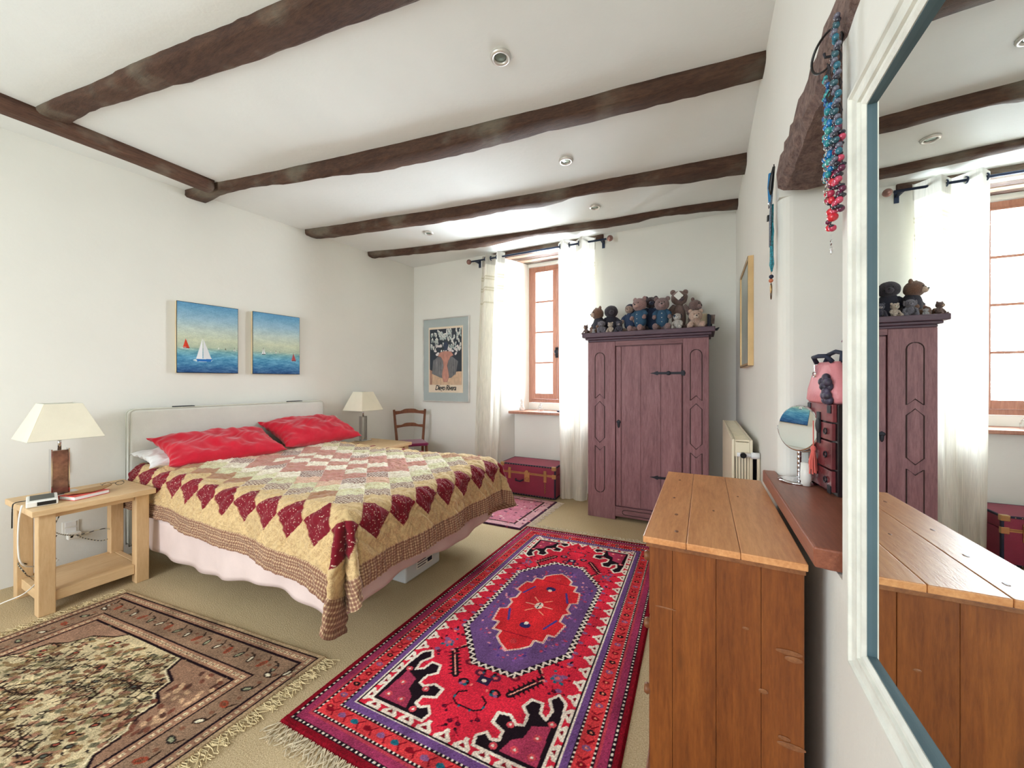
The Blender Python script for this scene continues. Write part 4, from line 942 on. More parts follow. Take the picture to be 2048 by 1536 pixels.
# ------------------------------------------------------------------ sailing pictures
def seascape(label, y0, y1, boats, seed):
    W, Hh = 1.0, 1.34; cv = Cv(W, Hh, 150, 200, (0, 0, 0)); r = np.random.default_rng(seed)
    Y = cv.Y/Hh; hz = .36
    st = [(0, (20, 62, 118)), (.12, (44, 112, 160)), (.22, (70, 146, 184)), (.31, (104, 164, 172)), (.37, (170, 186, 158)), (.48, (196, 204, 172)), (.62, (186, 202, 190)), (.78, (140, 180, 200)), (1, (70, 138, 184))]
    for k in range(3): cv.a[..., k] = np.interp(Y, [s[0] for s in st], [s[1][k] for s in st])
    nz = np.zeros(Y.shape)
    for f, am in ((9, 1), (19, .8), (41, .7)):
        px, py = r.uniform(0, 6, 2); nz += am*np.sin(cv.X*f*1.2+px+2.2*np.sin(cv.Y*f*1.7+py))*np.sin(cv.Y*f*4.0*(Y < hz)+cv.Y*f*1.3*(Y >= hz)+py+1.5*np.sin(cv.X*f*.7))
    cv.a += (nz*np.where(Y < hz, 17, 6))[..., None]*np.array([1.1, 1, .8]); cv.a += r.normal(0, 7, Y.shape)[..., None]; cv.a = (cv.a*.84+36).clip(0, 255)
    for x, s, cs, chull in boats:
        z = x[1]; x = x[0]
        cv.ell(x+.0*s, z-.02*s, .17*s*2.2, .035*s*2, (206, 224, 226))
        cv.poly([(x-.01*s, z+.02*s), (x-.01*s, z+1.05*s), (x-.26*s, z+.04*s)], cs); cv.poly([(x+.01*s, z+1.0*s), (x+.01*s, z+.03*s), (x+.34*s, z+.04*s)], tuple(c*.94 for c in cs))
        cv.poly([(x-.26*s, z+.04*s), (x+.38*s, z+.05*s), (x+.30*s, z-.07*s), (x-.22*s, z-.07*s)], chull); cv.line([(x, z), (x, z+1.1*s)], .004, (90, 80, 70))
        cv.line([(x-.24*s, z+.055*s), (x+.34*s, z+.06*s)], .010*s*2, (240, 240, 236))
    cv.line([(0, .0), (W, .0)], .012, (16, 40, 70))
    t = thing('sailing_picture', label, 'picture', (WL((y0+y1)/2)+.002, (y0+y1)/2, 1.472), -math.atan(.0894), 'pair of sailing canvases over the bed')
    hw = (y1-y0)/2*1.004; H_ = .63; th = .032
    obj('canvas_block', MB().box(0, th, -hw, hw, 0, H_), M['cream'] if True else None, t, bevel=.002)
    e = MB(); e.box(th, th+.003, -hw, hw, 0, H_); obj('dark_edge', e, M['black'], t)
    P = np.stack([np.full(cv.X.shape, th+.0045), -hw*.985+cv.X/W*2*hw*.985, .004+cv.Y/Hh*(H_-.008)], -1)
    gridmesh('painting', P, cv.a, painted('oil_paint_%d' % seed, .7, .1, 120), t)
seascape('larger looking square canvas of a white sailboat and a small red one over the headboard', 1.619, 2.086,
         [((.13, .47), .17, (216, 66, 44), (150, 60, 40)), ((.40, .25), .42, (236, 238, 240), (40, 110, 184)), ((.66, .47), .05, (230, 234, 224), (150, 160, 150)), ((.78, .47), .04, (120, 120, 90), (100, 100, 90)), ((.94, .46), .06, (236, 238, 230), (150, 160, 150))], 1)
seascape('square canvas of distant sailboats with a pink red one at right, nearer the window wall', 2.212, 2.68,
         [((.21, .43), .13, (238, 240, 238), (50, 56, 44)), ((.47, .46), .06, (236, 238, 230), (110, 120, 120)), ((.36, .47), .04, (226, 230, 218), (160, 160, 150)), ((.55, .47), .04, (226, 230, 218), (160, 160, 150)), ((.86, .31), .17, (196, 84, 84), (96, 70, 90))], 2)

# ------------------------------------------------------------------ framed poster: plain stand-in composition in the same colours
t = thing('framed_poster', 'tall framed print with a pale blue mount on the window wall above the chair', 'poster', (-3.285, YF-.001, 1.10))
W_, H_ = .81, 1.205
f = MB(); 
for a in ((-W_/2, -W_/2+.014, 0, H_), (W_/2-.014, W_/2, 0, H_)): f.box(a[0], a[1], -.03, 0, a[2], a[3])
f.box(-W_/2+.014, W_/2-.014, -.03, 0, 0, .014); f.box(-W_/2+.014, W_/2-.014, -.03, 0, H_-.014, H_)
obj('frame', f, M['alu'], t, bevel=.002)
obj('mount', MB().box(-W_/2+.014, W_/2-.014, -.018, -.004, .014, H_-.014), plain('blue_grey_mount', (180, 190, 188), .85, var=.02), t)
obj('paper_border', MB().box(-.30, .30, -.0195, -.0182, .135, 1.075), plain('print_paper', (238, 220, 196), .8, var=.02), t)
cv = Cv(.56, .80, 170, 240, (40, 50, 64)); rr = random.Random(12)
cv.poly([(0, 0), (.56, 0), (.56, .19), (0, .17)], (214, 180, 148)); cv.poly([(0, 0), (.045, 0), (.045, .2), (0, .22)], (176, 130, 110))
cv.poly([(.04, .16), (.20, .10), (.38, .10), (.46, .16), (.50, .33), (.40, .40), (.14, .40), (.06, .34)], (112, 112, 116))
for k in range(40): x = .07+.4*k/40; cv.line([(x, .14), (x+rr.uniform(-.01, .01), .36)], .004, rr.choice([(140, 138, 138), (84, 86, 92)]))
for k in range(120):
    x, y = rr.uniform(.02, .54), rr.uniform(.46, .78)
    if y < .62 and rr.random() < .4: continue
    a = rr.uniform(.9, 2.2); cv.ell(x, y, .032, .013, rr.choice([(206, 212, 206), (228, 226, 218), (176, 190, 186), (150, 160, 158)]), a); cv.line([(x, y), (x+.03*math.cos(a), y+.03*math.sin(a))], .004, (90, 104, 100)); cv.ell(x+.02*math.cos(a), y+.02*math.sin(a), .010, .006, (240, 238, 230), a)
for k in range(26):
    x, y = .06+rr.uniform(0, .44), .42+rr.uniform(0, .14); cv.ell(x, y, .024, .016, (224, 216, 214), rr.uniform(0, 3))
# plain terracotta vessel in the middle
vs_ = [(.25, .04), (.31, .04), (.345, .12), (.33, .2), (.31, .27), (.33, .34), (.37, .40), (.42, .42), (.38, .47), (.30, .48), (.26, .48), (.18, .46), (.15, .41), (.20, .40), (.24, .34), (.25, .27), (.23, .2), (.22, .12)]
cv.poly(vs_, (196, 138, 122)); cv.line(vs_, .004, (140, 88, 80), True); cv.ell(.285, .55, .042, .062, (42, 56, 84))
cv.speckle(.06, 4)
P = np.stack([-.28+cv.X, np.full(cv.X.shape, -.0205), .245+cv.Y], -1); gridmesh('print', P, cv.a, painted('poster_ink', .6, 0), t)
cu = bpy.data.curves.new('sig', 'FONT'); cu.body = 'Diego Rivera'; cu.size = .082; cu.shear = .35; cu.space_character = .86; cu.extrude = .0008; cu.offset = .0016; cu.align_x = 'CENTER'
to = bpy.data.objects.new('tmp', cu); COL.objects.link(to); bpy.context.view_layer.update()
me = bpy.data.meshes.new_from_object(to); bpy.data.objects.remove(to)
me.transform(Matrix.Translation((0, -.0215, .17)) @ Matrix.Rotation(pi/2, 4, 'X') @ Matrix.Diagonal((1, 1.25, 1, 1))); me.materials.append(M['black'])
o = bpy.data.objects.new('lettering', me); COL.objects.link(o); o.parent = t
obj('glazing', MB().box(-W_/2+.014, W_/2-.014, -.0265, -.025, .014, H_-.014), glass('picture_glass', (1, 1, 1), .03, 1.0), t)

# picture on the right-hand wall, seen edge on
t = thing('gilt_picture', 'gilt framed picture on the right wall between the wardrobe and the niche', 'picture', (RX, 3.17, 1.50))
f = MB()
for a in ((-.30, -.275, 0, .71), (.275, .30, 0, .71), (-.275, .275, 0, .02), (-.275, .275, .69, .71)): f.box(-.032, 0, a[0], a[1], a[2], a[3])
obj('frame', f, M['gold'], t, bevel=.002); obj('picture_sheet', MB().box(-.024, -.004, -.275, .275, .02, .69), plain('grey_green_picture', (160, 168, 160), .35, var=.12, vscale=3), t)
obj('dark_rim', MB().box(-.0335, -.0322, -.298, .298, .002, .006).box(-.0335, -.0322, -.298, .298, .704, .708).box(-.0335, -.0322, .294, .298, .006, .704).box(-.0335, -.0322, -.298, -.294, .006, .704), M['black'], t)

# ------------------------------------------------------------------ chair in the far corner
A, B = Vector((-3.80, 3.93, 0)), Vector((-3.53, 4.22, 0)); mid = (A+B)/2; an = math.atan2(-(B-A).x, (B-A).y)   # local +x faces into the room
t = thing('dining_chair', 'dark wooden ladder back chair with a magenta seat in the far corner', 'chair', (mid.x, mid.y, 0), -.748)
HW = .20
for sy in (-1, 1):
    obj('back_post', MB().tube([(.02, sy*HW*.86, 0), (.0, sy*HW*.86, .42), (-.005, sy*HW*.88, .56), (-.05, sy*HW*1.06, 1.0)], [.016, .018, .019, .016], 8), M['chairwood'], t, smooth=True)
    obj('front_leg', MB().tube([(.355, sy*.185, 0), (.35, sy*.18, .55)], [.014, .019], 8), M['chairwood'], t, smooth=True)
    obj('side_stretcher', MB().tube([(.03, sy*HW*.86, .25), (.34, sy*.18, .25)], .010, 8), M['chairwood'], t, smooth=True)
def slat(z, h, w):
    mb = MB(); n = 16; vs = []
    for i in range(n+1):
        u = -1+2*i/n; y = u*w; arch = .028*max(0, 1-(abs(u)/.55)**4) if abs(u) < .55 else 0
        x = -.045*(z-.56)/.44-.012*(1-u*u)
        for dx in (-.008, .008): vs += [(x+dx, y, z-h/2+.022*(1-u*u)), (x+dx, y, z+h/2+arch)]
    fs = []
    for i in range(n):
        a = i*4; b_ = a+4; fs += [(a, b_, b_+1, a+1), (a+2, a+3, b_+3, b_+2), (a+1, b_+1, b_+3, a+3), (a, a+2, b_+2, b_)]
    fs += [(0, 1, 3, 2), (n*4, n*4+2, n*4+3, n*4+1)]
    return mb.add(vs, fs)
obj('top_slat', slat(.955, .055, HW*1.03), M['chairwood'], t, bevel=.003); obj('lower_slat', slat(.765, .045, HW*.95), M['chairwood'], t, bevel=.003)
obj('front_stretcher', MB().cyl((.35, -.18, .2), .010, .36, 8, 'y'), M['chairwood'], t, smooth=True)
sp = [(.0, -.17), (.0, .17), (.36, .205), (.39, .19), (.395, 0), (.39, -.19), (.36, -.205)]
obj('seat', MB().prism(sp, .545, .585), M['magenta'], t, bevel=.016, seg=4)

# ------------------------------------------------------------------ trunk under the window
t = thing('steamer_trunk', 'burgundy steamer trunk with brass locks standing under the window', 'trunk', (-1.91, 4.37, .0))
w, d = .36, .20
obj('body', MB().box(-w, w, -d, d, .012, .278), M['trunk'], t, bevel=.005); obj('lid', MB().box(-w, w, -d, d, .284, .385), M['trunk'], t, bevel=.006)
e = MB(); g = .016
for zz in (.012, .37):
    for y in (-d-.003, d-g+.003): e.box(-w-.003, w+.003, y, y+g, zz, zz+g)
    for x in (-w-.003, w-g+.003): e.box(x, x+g, -d+.014, d-.014, zz, zz+g)
for x in (-w-.003, w-g+.003): e.box(x, x+g, -d-.003, -d+g, .03, .37)
obj('edge_binding', e, M['navy'], t, bevel=.002)
obj('brass_strip', MB().box(-w-.002, w+.002, -d-.004, -d, .268, .28).box(-w-.002, w+.002, -d-.004, -d, .283, .292), M['brass'], t)
for x in (-w, w):
    s = -1 if x < 0 else 1
    obj('brass_corner', MB().box(x-(.045 if s > 0 else .005), x+(.005 if s > 0 else .045), -d-.006, -d+.03, .345, .39), M['brass'], t, bevel=.004)
    obj('brass_corner', MB().box(x-(.04 if s > 0 else .005), x+(.005 if s > 0 else .04), -d-.006, -d+.02, .25, .30), M['brass'], t, bevel=.003)
for x, big in ((0.0, 1), (.235, 0), (-.235, 0)):
    c = MB()
    if big:
        c.box(x-.035, x+.035, -d-.008, -d-.001, .18, .30); c.cyl((x, -d-.02, .30), .022, .012, 18, 'y'); c.torus((x, -d-.014, .22), .02, .004, 'y', 14, 6)
    else:
        c.box(x-.018, x+.018, -d-.010, -d-.001, .20, .335); c.torus((x, -d-.014, .31), .016, .005, 'y', 14, 6); c.box(x-.01, x+.01, -d-.016, -d-.01, .22, .27)
    obj('lock_plate' if big else 'hasp', c, M['brass'], t, bevel=.002)
ch = MB()
for k in range(9): ch.torus((.235+.004*(k % 2), -d-.014, .19-.014*k), .008, .002, 'y' if k % 2 else 'x', 8, 4, 1, 1.1)
obj('key_chain', ch, M['brass'], t); 
hd = MB().tube([(-.15, -d-.006, .20), (-.14, -d-.03, .19), (-.08, -d-.035, .185), (-.05, -d-.006, .20)], .009, 8); obj('leather_handle', hd, M['navy'], t, smooth=True)
rv = MB()
for x in np.arange(-w+.02, w-.01, .035):
    for zz in (.02, .378): rv.ell((x, -d-.004, zz), .004, 6, 4)
obj('rivets', rv, M['brass'], t)['kind'] = 'stuff'

# things on the window sill
def ornament(name, label, cat, x, y, mb, m): 
    o = single(name, mb, m, label, cat, smooth=True); o.location = (x, y, 1.001); return o
ornament('figurine', 'small white figurine at the left end of the window sill', 'figurine', -2.19, 4.62, MB().lathe([(.001, 0), (.034, 0), (.036, .03), (.02, .06), (.026, .09), (.012, .105), (.022, .125), (.022, .145), (.010, .162), (.001, .165)], n=16), plain('glazed_white', (214, 206, 200), .2, var=.12, vscale=40))
ornament('glass_jar', 'small clear lidded glass jar in the middle of the window sill', 'jar', -1.93, 4.64, MB().lathe([(.001, 0), (.034, 0), (.036, .05), (.026, .06), (.030, .066), (.016, .085), (.008, .1), (.010, .11), (.001, .115)], n=16), M['crystal'])
ornament('trinket_dish', 'small dark trinket lying on the window sill beside the curtain', 'ornament', -1.66, 4.60, MB().lathe([(.001, 0), (.02, 0), (.03, .012), (.026, .02), (.001, .018)], n=14), M['navy'])

# ------------------------------------------------------------------ wardrobe
WX0, WX1, WY, WYB, WZ = -1.08, .04, 3.88, 4.34, 1.80
t = thing('wardrobe', 'antique carved pine wardrobe with iron strap hinges under the teddy bears', 'wardrobe', ((WX0+WX1)/2, WY, 0)); O = tuple(t.location)
def W(mb): mb.v = [(x-O[0], y-O[1], z) for x, y, z in mb.v]; return mb
obj('carcass', W(MB().box(WX0+.005, WX1-.005, WY+.03, WYB, .06, WZ)), M['ward'], t)
for x0, x1 in ((WX0, -.80), (-.175, WX1)): obj('stile', W(MB().box(x0, x1, WY, WY+.029, 0, WZ)), M['ward'], t, bevel=.004)
for x in (WX0+.01, WX1-.07): obj('back_foot', W(MB().box(x, x+.06, WYB-.06, WYB, 0, .059)), M['ward'], t)
obj('top_rail', W(MB().box(-.799, -.176, WY+.002, WY+.029, 1.755, WZ)), M['ward_x'], t)
obj('bottom_rail', W(MB().box(-.80, -.175, WY+.002, WY+.029, .035, .135)), M['ward_x'], t, bevel=.004)
d = obj('door', W(MB().box(-.792, -.183, WY+.010, WY+.027, .143, 1.748)), M['ward'], t, bevel=.003)
for i in range(3):
    a = -.735+i*.183; obj('door_board', W(MB().box(a, a+.181, WY+.003, WY+.0095, .15, 1.742)), M['ward'], d, bevel=.002)
obj('door_edge_strip', W(MB().box(-.790, -.742, WY-.001, WY+.0095, .146, 1.745)), M['ward'], d, bevel=.004)
for z in (1.475, .47):
    h = MB().box(-.40, -.155, WY-.004, WY+.002, z-.011, z+.011); h.prism([(-.47, z), (-.43, z+.008), (-.40, z+.020), (-.38, z), (-.40, z-.020), (-.43, z-.008)], WY-.005, WY+.002, 'y')
    h.ell((-.30, WY-.003, z), (.022, .004, .02)); h.box(-.19, -.16, WY-.012, WY-.003, z-.024, z+.024)
    obj('strap_hinge', W(h), M['iron'], d)
k = MB().ell((-.765, WY-.004, .97), (.014, .004, .042)); k.ell((-.765, WY-.005, .99), (.022, .004, .018)); obj('keyhole_plate', W(k), M['iron'], d)
def panel_outline(kind, xc, z0, z1, hw=.048):
    if kind == 'top': return [(xc-hw, z0), (xc, z0+.045), (xc+hw, z0)]+[(xc+hw*math.cos(a), z1-hw+hw*math.sin(a)) for a in np.linspace(0, pi, 9)]
    if kind == 'mid': return [(xc-hw, z0+.05), (xc, z0), (xc+hw, z0+.05), (xc+hw, z1-.05), (xc, z1), (xc-hw, z1-.05)]
    return [(xc+hw*math.cos(a), z0+hw+hw*math.sin(a)) for a in np.linspace(-pi, 0, 9)]+[(xc+hw, z1), (xc, z1-.045), (xc-hw, z1)]
for xc in (-.955, -.065):
    for kind, z0, z1 in (('top', 1.22, 1.69), ('mid', .77, 1.19), ('low', .26, .735)):
        P_ = panel_outline(kind, xc, z0, z1)
        cp = obj('carved_panel', W(MB().prism([(p[0], p[1]) for p in P_], WY-.0045, WY-.0005, 'y')), M['ward'], t)
        obj('carved_groove', W(MB().tube([(p[0], WY-.003, p[1]) for p in P_], .0045, 5, closed=True)), M['groove'], cp)
P_ = [(-.70+.03*math.cos(a), .085+.024*math.sin(a)) for a in np.linspace(pi/2, 3*pi/2, 8)]+[(-.28+.03*math.cos(a), .085+.024*math.sin(a)) for a in np.linspace(-pi/2, pi/2, 8)]
obj('carved_groove', W(MB().tube([(p[0], WY+.001, p[1]) for p in P_], .004, 5, closed=True)), M['groove'], t)
for (a, b_, z0, z1) in ((.0, .0, WZ, WZ+.022), (.022, .02, WZ+.0225, WZ+.045), (.05, .045, WZ+.0455, WZ+.092)):
    obj('cornice', W(MB().box(WX0-a, WX1+a, WY-b_-.005, WYB, z0, z1)), M['ward_dark'], t, bevel=.006)
TOP = WZ+.0925

# ------------------------------------------------------------------ teddy bears
FURS = {}
def F(c):
    if c not in FURS: FURS[c] = fur('plush_%d_%d_%d' % c, c)
    return FURS[c]
def teddy(label, u, v, Y, furc, S=None, rz=0, garment=None, muzzle=None, hs=1.0, kind='bear', buttons=False, patch=None, name='teddy_bear', legs=True, tilt=0):
    x, _, zh = PY(u, v, Y); base = TOP+.001
    S = S or (zh-base)/3.0
    t = thing(name, label, 'soft toy', (x, Y, base), rz, 'soft toys on top of the wardrobe')
    hz = zh-base; m = F(furc); R_ = S*hs
    sd = int(u*7) % 99
    b = MB(); b.ell((0, .1*S, hz*.42), (.85*S, .75*S, hz*.44), 16, 11, .03, seed=sd)
    if legs:
        for sx in (-1, 1):
            b.tube([(sx*.45*S, 0, .42*S), (sx*.75*S, -.7*S, .42*S), (sx*.85*S, -1.25*S, .40*S)], [.42*S, .40*S, .36*S], 12)
            b.tube([(sx*.55*S, .05*S, hz-1.0*S), (sx*1.0*S, -.15*S, hz-1.45*S), (sx*1.05*S, -.5*S, hz-1.9*S)], [.34*S, .32*S, .25*S], 12); b.ell((sx*1.05*S, -.55*S, hz-1.95*S), .30*S, 12, 8, .03, seed=sd)
    obj('body', b, m, t, smooth=True)
    if legs:
        for sx in (-1, 1): obj('paw', MB().ell((sx*.86*S, -1.35*S, .47*S), (.42*S, .26*S, .47*S), 14, 9, .03, seed=sd+1), m, t, smooth=True)
    h = obj('head', MB().ell((0, 0, 0), (1.0*R_, .9*R_, .92*R_), 20, 13, .03, seed=sd+2), m, t, smooth=True); h.location = (0, -.12*S, hz); h.rotation_euler = (0, tilt, 0)
    mz = muzzle or tuple(min(255, int(c*1.12)+12) for c in furc)
    if kind == 'bear':
        for sx in (-1, 1):
            e = MB().ell((sx*.75*R_, .05*R_, .78*R_), (.34*R_, .18*R_, .34*R_), 12, 8, .03, seed=sd+3); obj('ear', e, m, h, smooth=True)
    if kind == 'dog':
        for sx in (-1, 1):
            e = MB().ell((sx*.95*R_, -.05*R_, .1*R_), (.22*R_, .28*R_, .62*R_), 12, 8, .03, seed=sd+3); obj('ear', e, F((60, 54, 60)) if patch else m, h, smooth=True)
    if kind == 'hood':
        obj('hood', MB().ell((0, .22*R_, .12*R_), (1.12*R_, .95*R_, 1.08*R_), 16, 10), M['navy'], h, smooth=True)
    obj('muzzle', MB().ell((0, -.82*R_, -.22*R_), (.42*R_, .36*R_, .34*R_), 14, 9, .02, seed=sd+4), F(mz), h, smooth=True)
    obj('nose', MB().ell((0, -1.16*R_, -.10*R_), (.13*R_, .09*R_, .10*R_), 10, 7), M['black'], h, smooth=True)
    for sx in (-1, 1): obj('eye', MB().ell((sx*.34*R_, -.84*R_, .18*R_), .075*R_, 8, 6), M['black'], h, smooth=True)
    if patch: obj('eye_patch', MB().ell((-.40*R_, -.74*R_, .15*R_), (.34*R_, .14*R_, .36*R_), 12, 8), F(patch), h, smooth=True)
    if garment:
        g = MB().ell((0, .08*S, hz*.42+.01), (.93*S, .84*S, hz*.43), 16, 11, .02, seed=sd+5)
        for sx in (-1, 1): g.tube([(sx*.5*S, .05*S, hz-.98*S), (sx*1.0*S, -.15*S, hz-1.42*S), (sx*1.04*S, -.40*S, hz-1.72*S)], [.38*S, .37*S, .33*S], 12)
        obj('garment', g, garment, t, smooth=True)
        if buttons:
            for q in (.62, .46, .30): obj('button', MB().ell((0, -.80*S, hz*q+.05*S), (.07*S, .05*S, .07*S), 8, 6), M['white'], t, smooth=True)
    return t
navyknit = plain('navy_knit', (46, 62, 92), .85, bmp=.4, bscale=160); teal = plain('teal_knit', (50, 84, 112), .85, bmp=.4, bscale=160); blk = plain('charcoal_knit', (50, 48, 60), .85, bmp=.3, bscale=160)
B1, B2, B3, TANF, LT = (142, 114, 106), (168, 138, 132), (120, 94, 88), (184, 150, 136), (214, 182, 164)
teddy('small brown monkey faced soft toy at the far left end of the wardrobe top', 1172, 655, 3.97, B3, rz=-.5, muzzle=(214, 180, 160))
teddy('small pale grey soft toy, second from the left on the wardrobe top', 1187, 660, 3.93, (196, 190, 192), rz=.3, kind='dog')
teddy('brown teddy bear in a dark top leaning left behind the small grey toy', 1197, 628, 4.08, (132, 96, 78), rz=-.9, garment=blk, muzzle=(224, 196, 176), hs=.9)
teddy('dark slumped soft toy with a pale collar left of the gap in the row', 1222, 624, 4.14, (64, 56, 66), rz=.3, garment=blk, hs=.85, kind='none')
teddy('grey plush toy lying low under the leaning brown teddy bear', 1203, 648, 3.96, (128, 122, 132), rz=.2, kind='dog')
teddy('small tan and white soft toy at the front, left of the gap in the row', 1221, 650, 3.93, (206, 186, 170), rz=-.2)
teddy('small navy soft toy with pale eyes at the front edge of the wardrobe', 1238, 648, 3.94, (70, 66, 82), rz=.1, muzzle=(190, 180, 180))
teddy('hooded teddy bear in a navy coat just right of the gap in the row', 1260, 619, 4.05, (168, 142, 128), rz=-.3, garment=navyknit, kind='hood', hs=.72, S=.066)
teddy('teddy bear in a teal cardigan with three white buttons', 1280, 610, 3.98, (168, 132, 128), rz=-.45, garment=teal, buttons=True, hs=1.05, S=.068, muzzle=(196, 160, 150))
teddy('dark faced teddy bear in navy peeping between the cardigan and overalls bears', 1302, 606, 4.12, (80, 66, 72), rz=.2, garment=navyknit, S=.066, muzzle=(70, 74, 100), hs=.95)
teddy('mauve brown teddy bear in teal dungarees near the middle right', 1324, 609, 3.97, (150, 122, 120), rz=.05, garment=teal, buttons=True, S=.066, hs=1.05)
tb = teddy('largest brown teddy bear with a white tag on its head', 1358, 597, 4.16, B1, rz=.25, S=.080, hs=.98, muzzle=(120, 100, 104))
tg = MB().box(-.032, .032, -.002, .002, -.032, .032, ry=pi/4); tg.v = [(x-.025, y-.105, z+.345) for x, y, z in tg.v]
obj('paper_tag', tg, M['white'], tb)
teddy('brown teddy bear slumped against the right side of the largest bear', 1389, 612, 4.13, (136, 108, 102), rz=.9, S=.066, hs=.95, tilt=.3)
teddy('white toy dog with a dark eye patch in front of the largest bear', 1355, 634, 3.95, (212, 204, 196), rz=-.2, kind='dog', patch=(44, 74, 104), hs=.95)
teddy('light honey teddy bear with dangling feet at the right end of the row', 1391, 632, 3.93, LT, rz=.15, muzzle=(226, 204, 188), hs=1.0, S=.058)
# small things at the right end of the wardrobe top
def onw(x, y): return (x, y, TOP+.001)
o = single('greeting_card', MB().box(-.045, .045, -.018, .018, 0, .16), plain('card_cream', (222, 206, 176), .7), 'cream boxed card standing behind the honey teddy bear', 'card', bevel=.002); o.location = onw(-.02, 4.12); o.rotation_euler = (0, 0, .4)
o = single('dark_book', MB().box(-.008, .008, -.05, .05, 0, .15), M['navy'], 'thin dark book on end between the honey bear and the wardrobe corner', 'book', bevel=.001); o.location = onw(.045, 4.14); o.rotation_euler = (0, 0, -.2)
t = thing('photo_stand', 'little picture on a dark stand at the right corner of the wardrobe', 'ornament', onw(.065, 4.22), -.2)
obj('stand', MB().prism([(-.06, .0), (.05, .0), (.07, .03), (.03, .018), (-.05, .018)], -.015, .015, 'y'), M['iron'], t); s_ = obj('stem', MB().box(-.006, .006, -.004, .004, .018, .07), M['iron'], t)
obj('little_picture', MB().box(-.03, .03, -.005, .005, .071, .16, ry=.1), plain('brown_print', (120, 100, 92), .5, var=.3, vscale=40), t)

# ------------------------------------------------------------------ radiator
t = thing('radiator', 'cream panel radiator on the right wall between the wardrobe and the chest', 'radiator', (.2, 3.2, .30)); y0, y1 = 2.56-3.2, 3.78-3.2; H_ = .76
obj('front_panel', MB().box(-.055, -.04, y0, y1, 0, H_), M['radiator'], t, bevel=.004); obj('rear_panel', MB().box(.035, .05, y0, y1, 0, H_), M['radiator'], t, bevel=.004)
g = MB(); 
for k, y in enumerate(np.linspace(y0+.02, y1-.02, 26)): g.box(-.039, .034, y-.011, y+.011, H_-.012, H_-.002)
g.box(-.039, -.034, y0, y1, H_-.015, H_-.001); g.box(.029, .034, y0, y1, H_-.015, H_-.001)
obj('top_grille', g, M['radiator'], t)
fn = MB()
for k, x in enumerate(np.linspace(-.03, .028, 5)): fn.box(x-.0055, x+.0055, y0+.012, y1-.012, .03, H_-.04)
obj('convector_fins', fn, M['radiator'], t); obj('end_cover', MB().box(-.039, .034, y0, y0+.004, H_-.10, H_-.016), M['radiator'], t)
v = MB(); v.cyl((-.03, y0-.02, H_-.085), .012, .07, 12, 'x'); v.cyl((.04, y0-.02, H_-.085), .018, .04, 14, 'x'); vo = obj('valve', v, M['sheet'], t, smooth=True); obj('valve_cap', MB().cyl((.0, y0-.045, H_-.085), .016, .03, 12, 'y'), M['black'], vo)
obj('pipe', MB().tube([(.075, y0-.02, H_-.085), (.078, y0-.02, .1), (.078, y0-.02, -.299)], .008, 8), M['radiator'], t)
for y in (y0+.2, y1-.2): obj('wall_bracket', MB().box(.051, .083, y-.02, y+.02, .1, H_-.1), M['iron'], t)

# ------------------------------------------------------------------ chest of drawers
CX0, CX1, CY0, CY1, CZ = -.162, .236, 1.18, 2.08, .94
t = thing('chest_of_drawers', 'waxed pine chest of drawers in the right foreground below the wooden shelf', 'chest of drawers', (.04, 1.63, 0)); O = tuple(t.location)
def q_(x0, x1, y0, y1, z0, z1): return MB().box(x0-O[0], x1-O[0], y0-O[1], y1-O[1], z0, z1)
xs = [CX0, -.045, .088, CX1-.002]
for i in range(3):
    b = q_(xs[i]+(.0004 if i else 0), xs[i+1]-.0004, CY0, CY1, CZ-.019, CZ)
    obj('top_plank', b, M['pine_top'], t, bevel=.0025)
# knots and the dry split in the top
kn = MB(); 
for x, y, rx_, ry_ in ((.0-.075, 1.26, .006, .010), (-.085, 1.42, .006, .011), (-.105, 1.62, .005, .012), (-.10, 1.92, .005, .014), (.03, 1.52, .004, .009), (.12, 1.75, .004, .008)):
    kn.ell((x-O[0], y-O[1], CZ+.0002), (rx_, ry_, .0009), 10, 4)
obj('knots', kn, M['pine_dark'], t)
sd_y = CY0+.012
xb = [CX0+.018, -.082, .03, .135, CX1-.008]
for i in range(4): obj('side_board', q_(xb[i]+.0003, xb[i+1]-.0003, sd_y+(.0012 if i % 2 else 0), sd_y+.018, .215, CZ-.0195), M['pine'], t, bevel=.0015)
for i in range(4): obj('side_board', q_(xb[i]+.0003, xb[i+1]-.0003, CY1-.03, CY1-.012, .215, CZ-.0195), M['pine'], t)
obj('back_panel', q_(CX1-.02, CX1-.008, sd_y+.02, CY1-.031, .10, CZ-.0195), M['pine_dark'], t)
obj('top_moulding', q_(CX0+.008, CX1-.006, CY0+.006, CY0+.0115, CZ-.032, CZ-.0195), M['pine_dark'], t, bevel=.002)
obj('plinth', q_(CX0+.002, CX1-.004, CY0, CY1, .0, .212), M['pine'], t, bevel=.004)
k2 = MB()
for x, z, a, b_ in ((.195, .70, .030, .007), (.205, .685, .02, .008), (.20, .46, .032, .008), (.185, .475, .014, .006), (.14, .58, .011, .007), (.10, .735, .008, .004), (-.10, .735, .030, .003)):
    k2.ell((x-O[0], sd_y-O[1]-.0002, z), (a, .0014, b_), 12, 5)
obj('side_knots', k2, M['pine_dark'], t)
hts = [.225, .45, .68, .915]
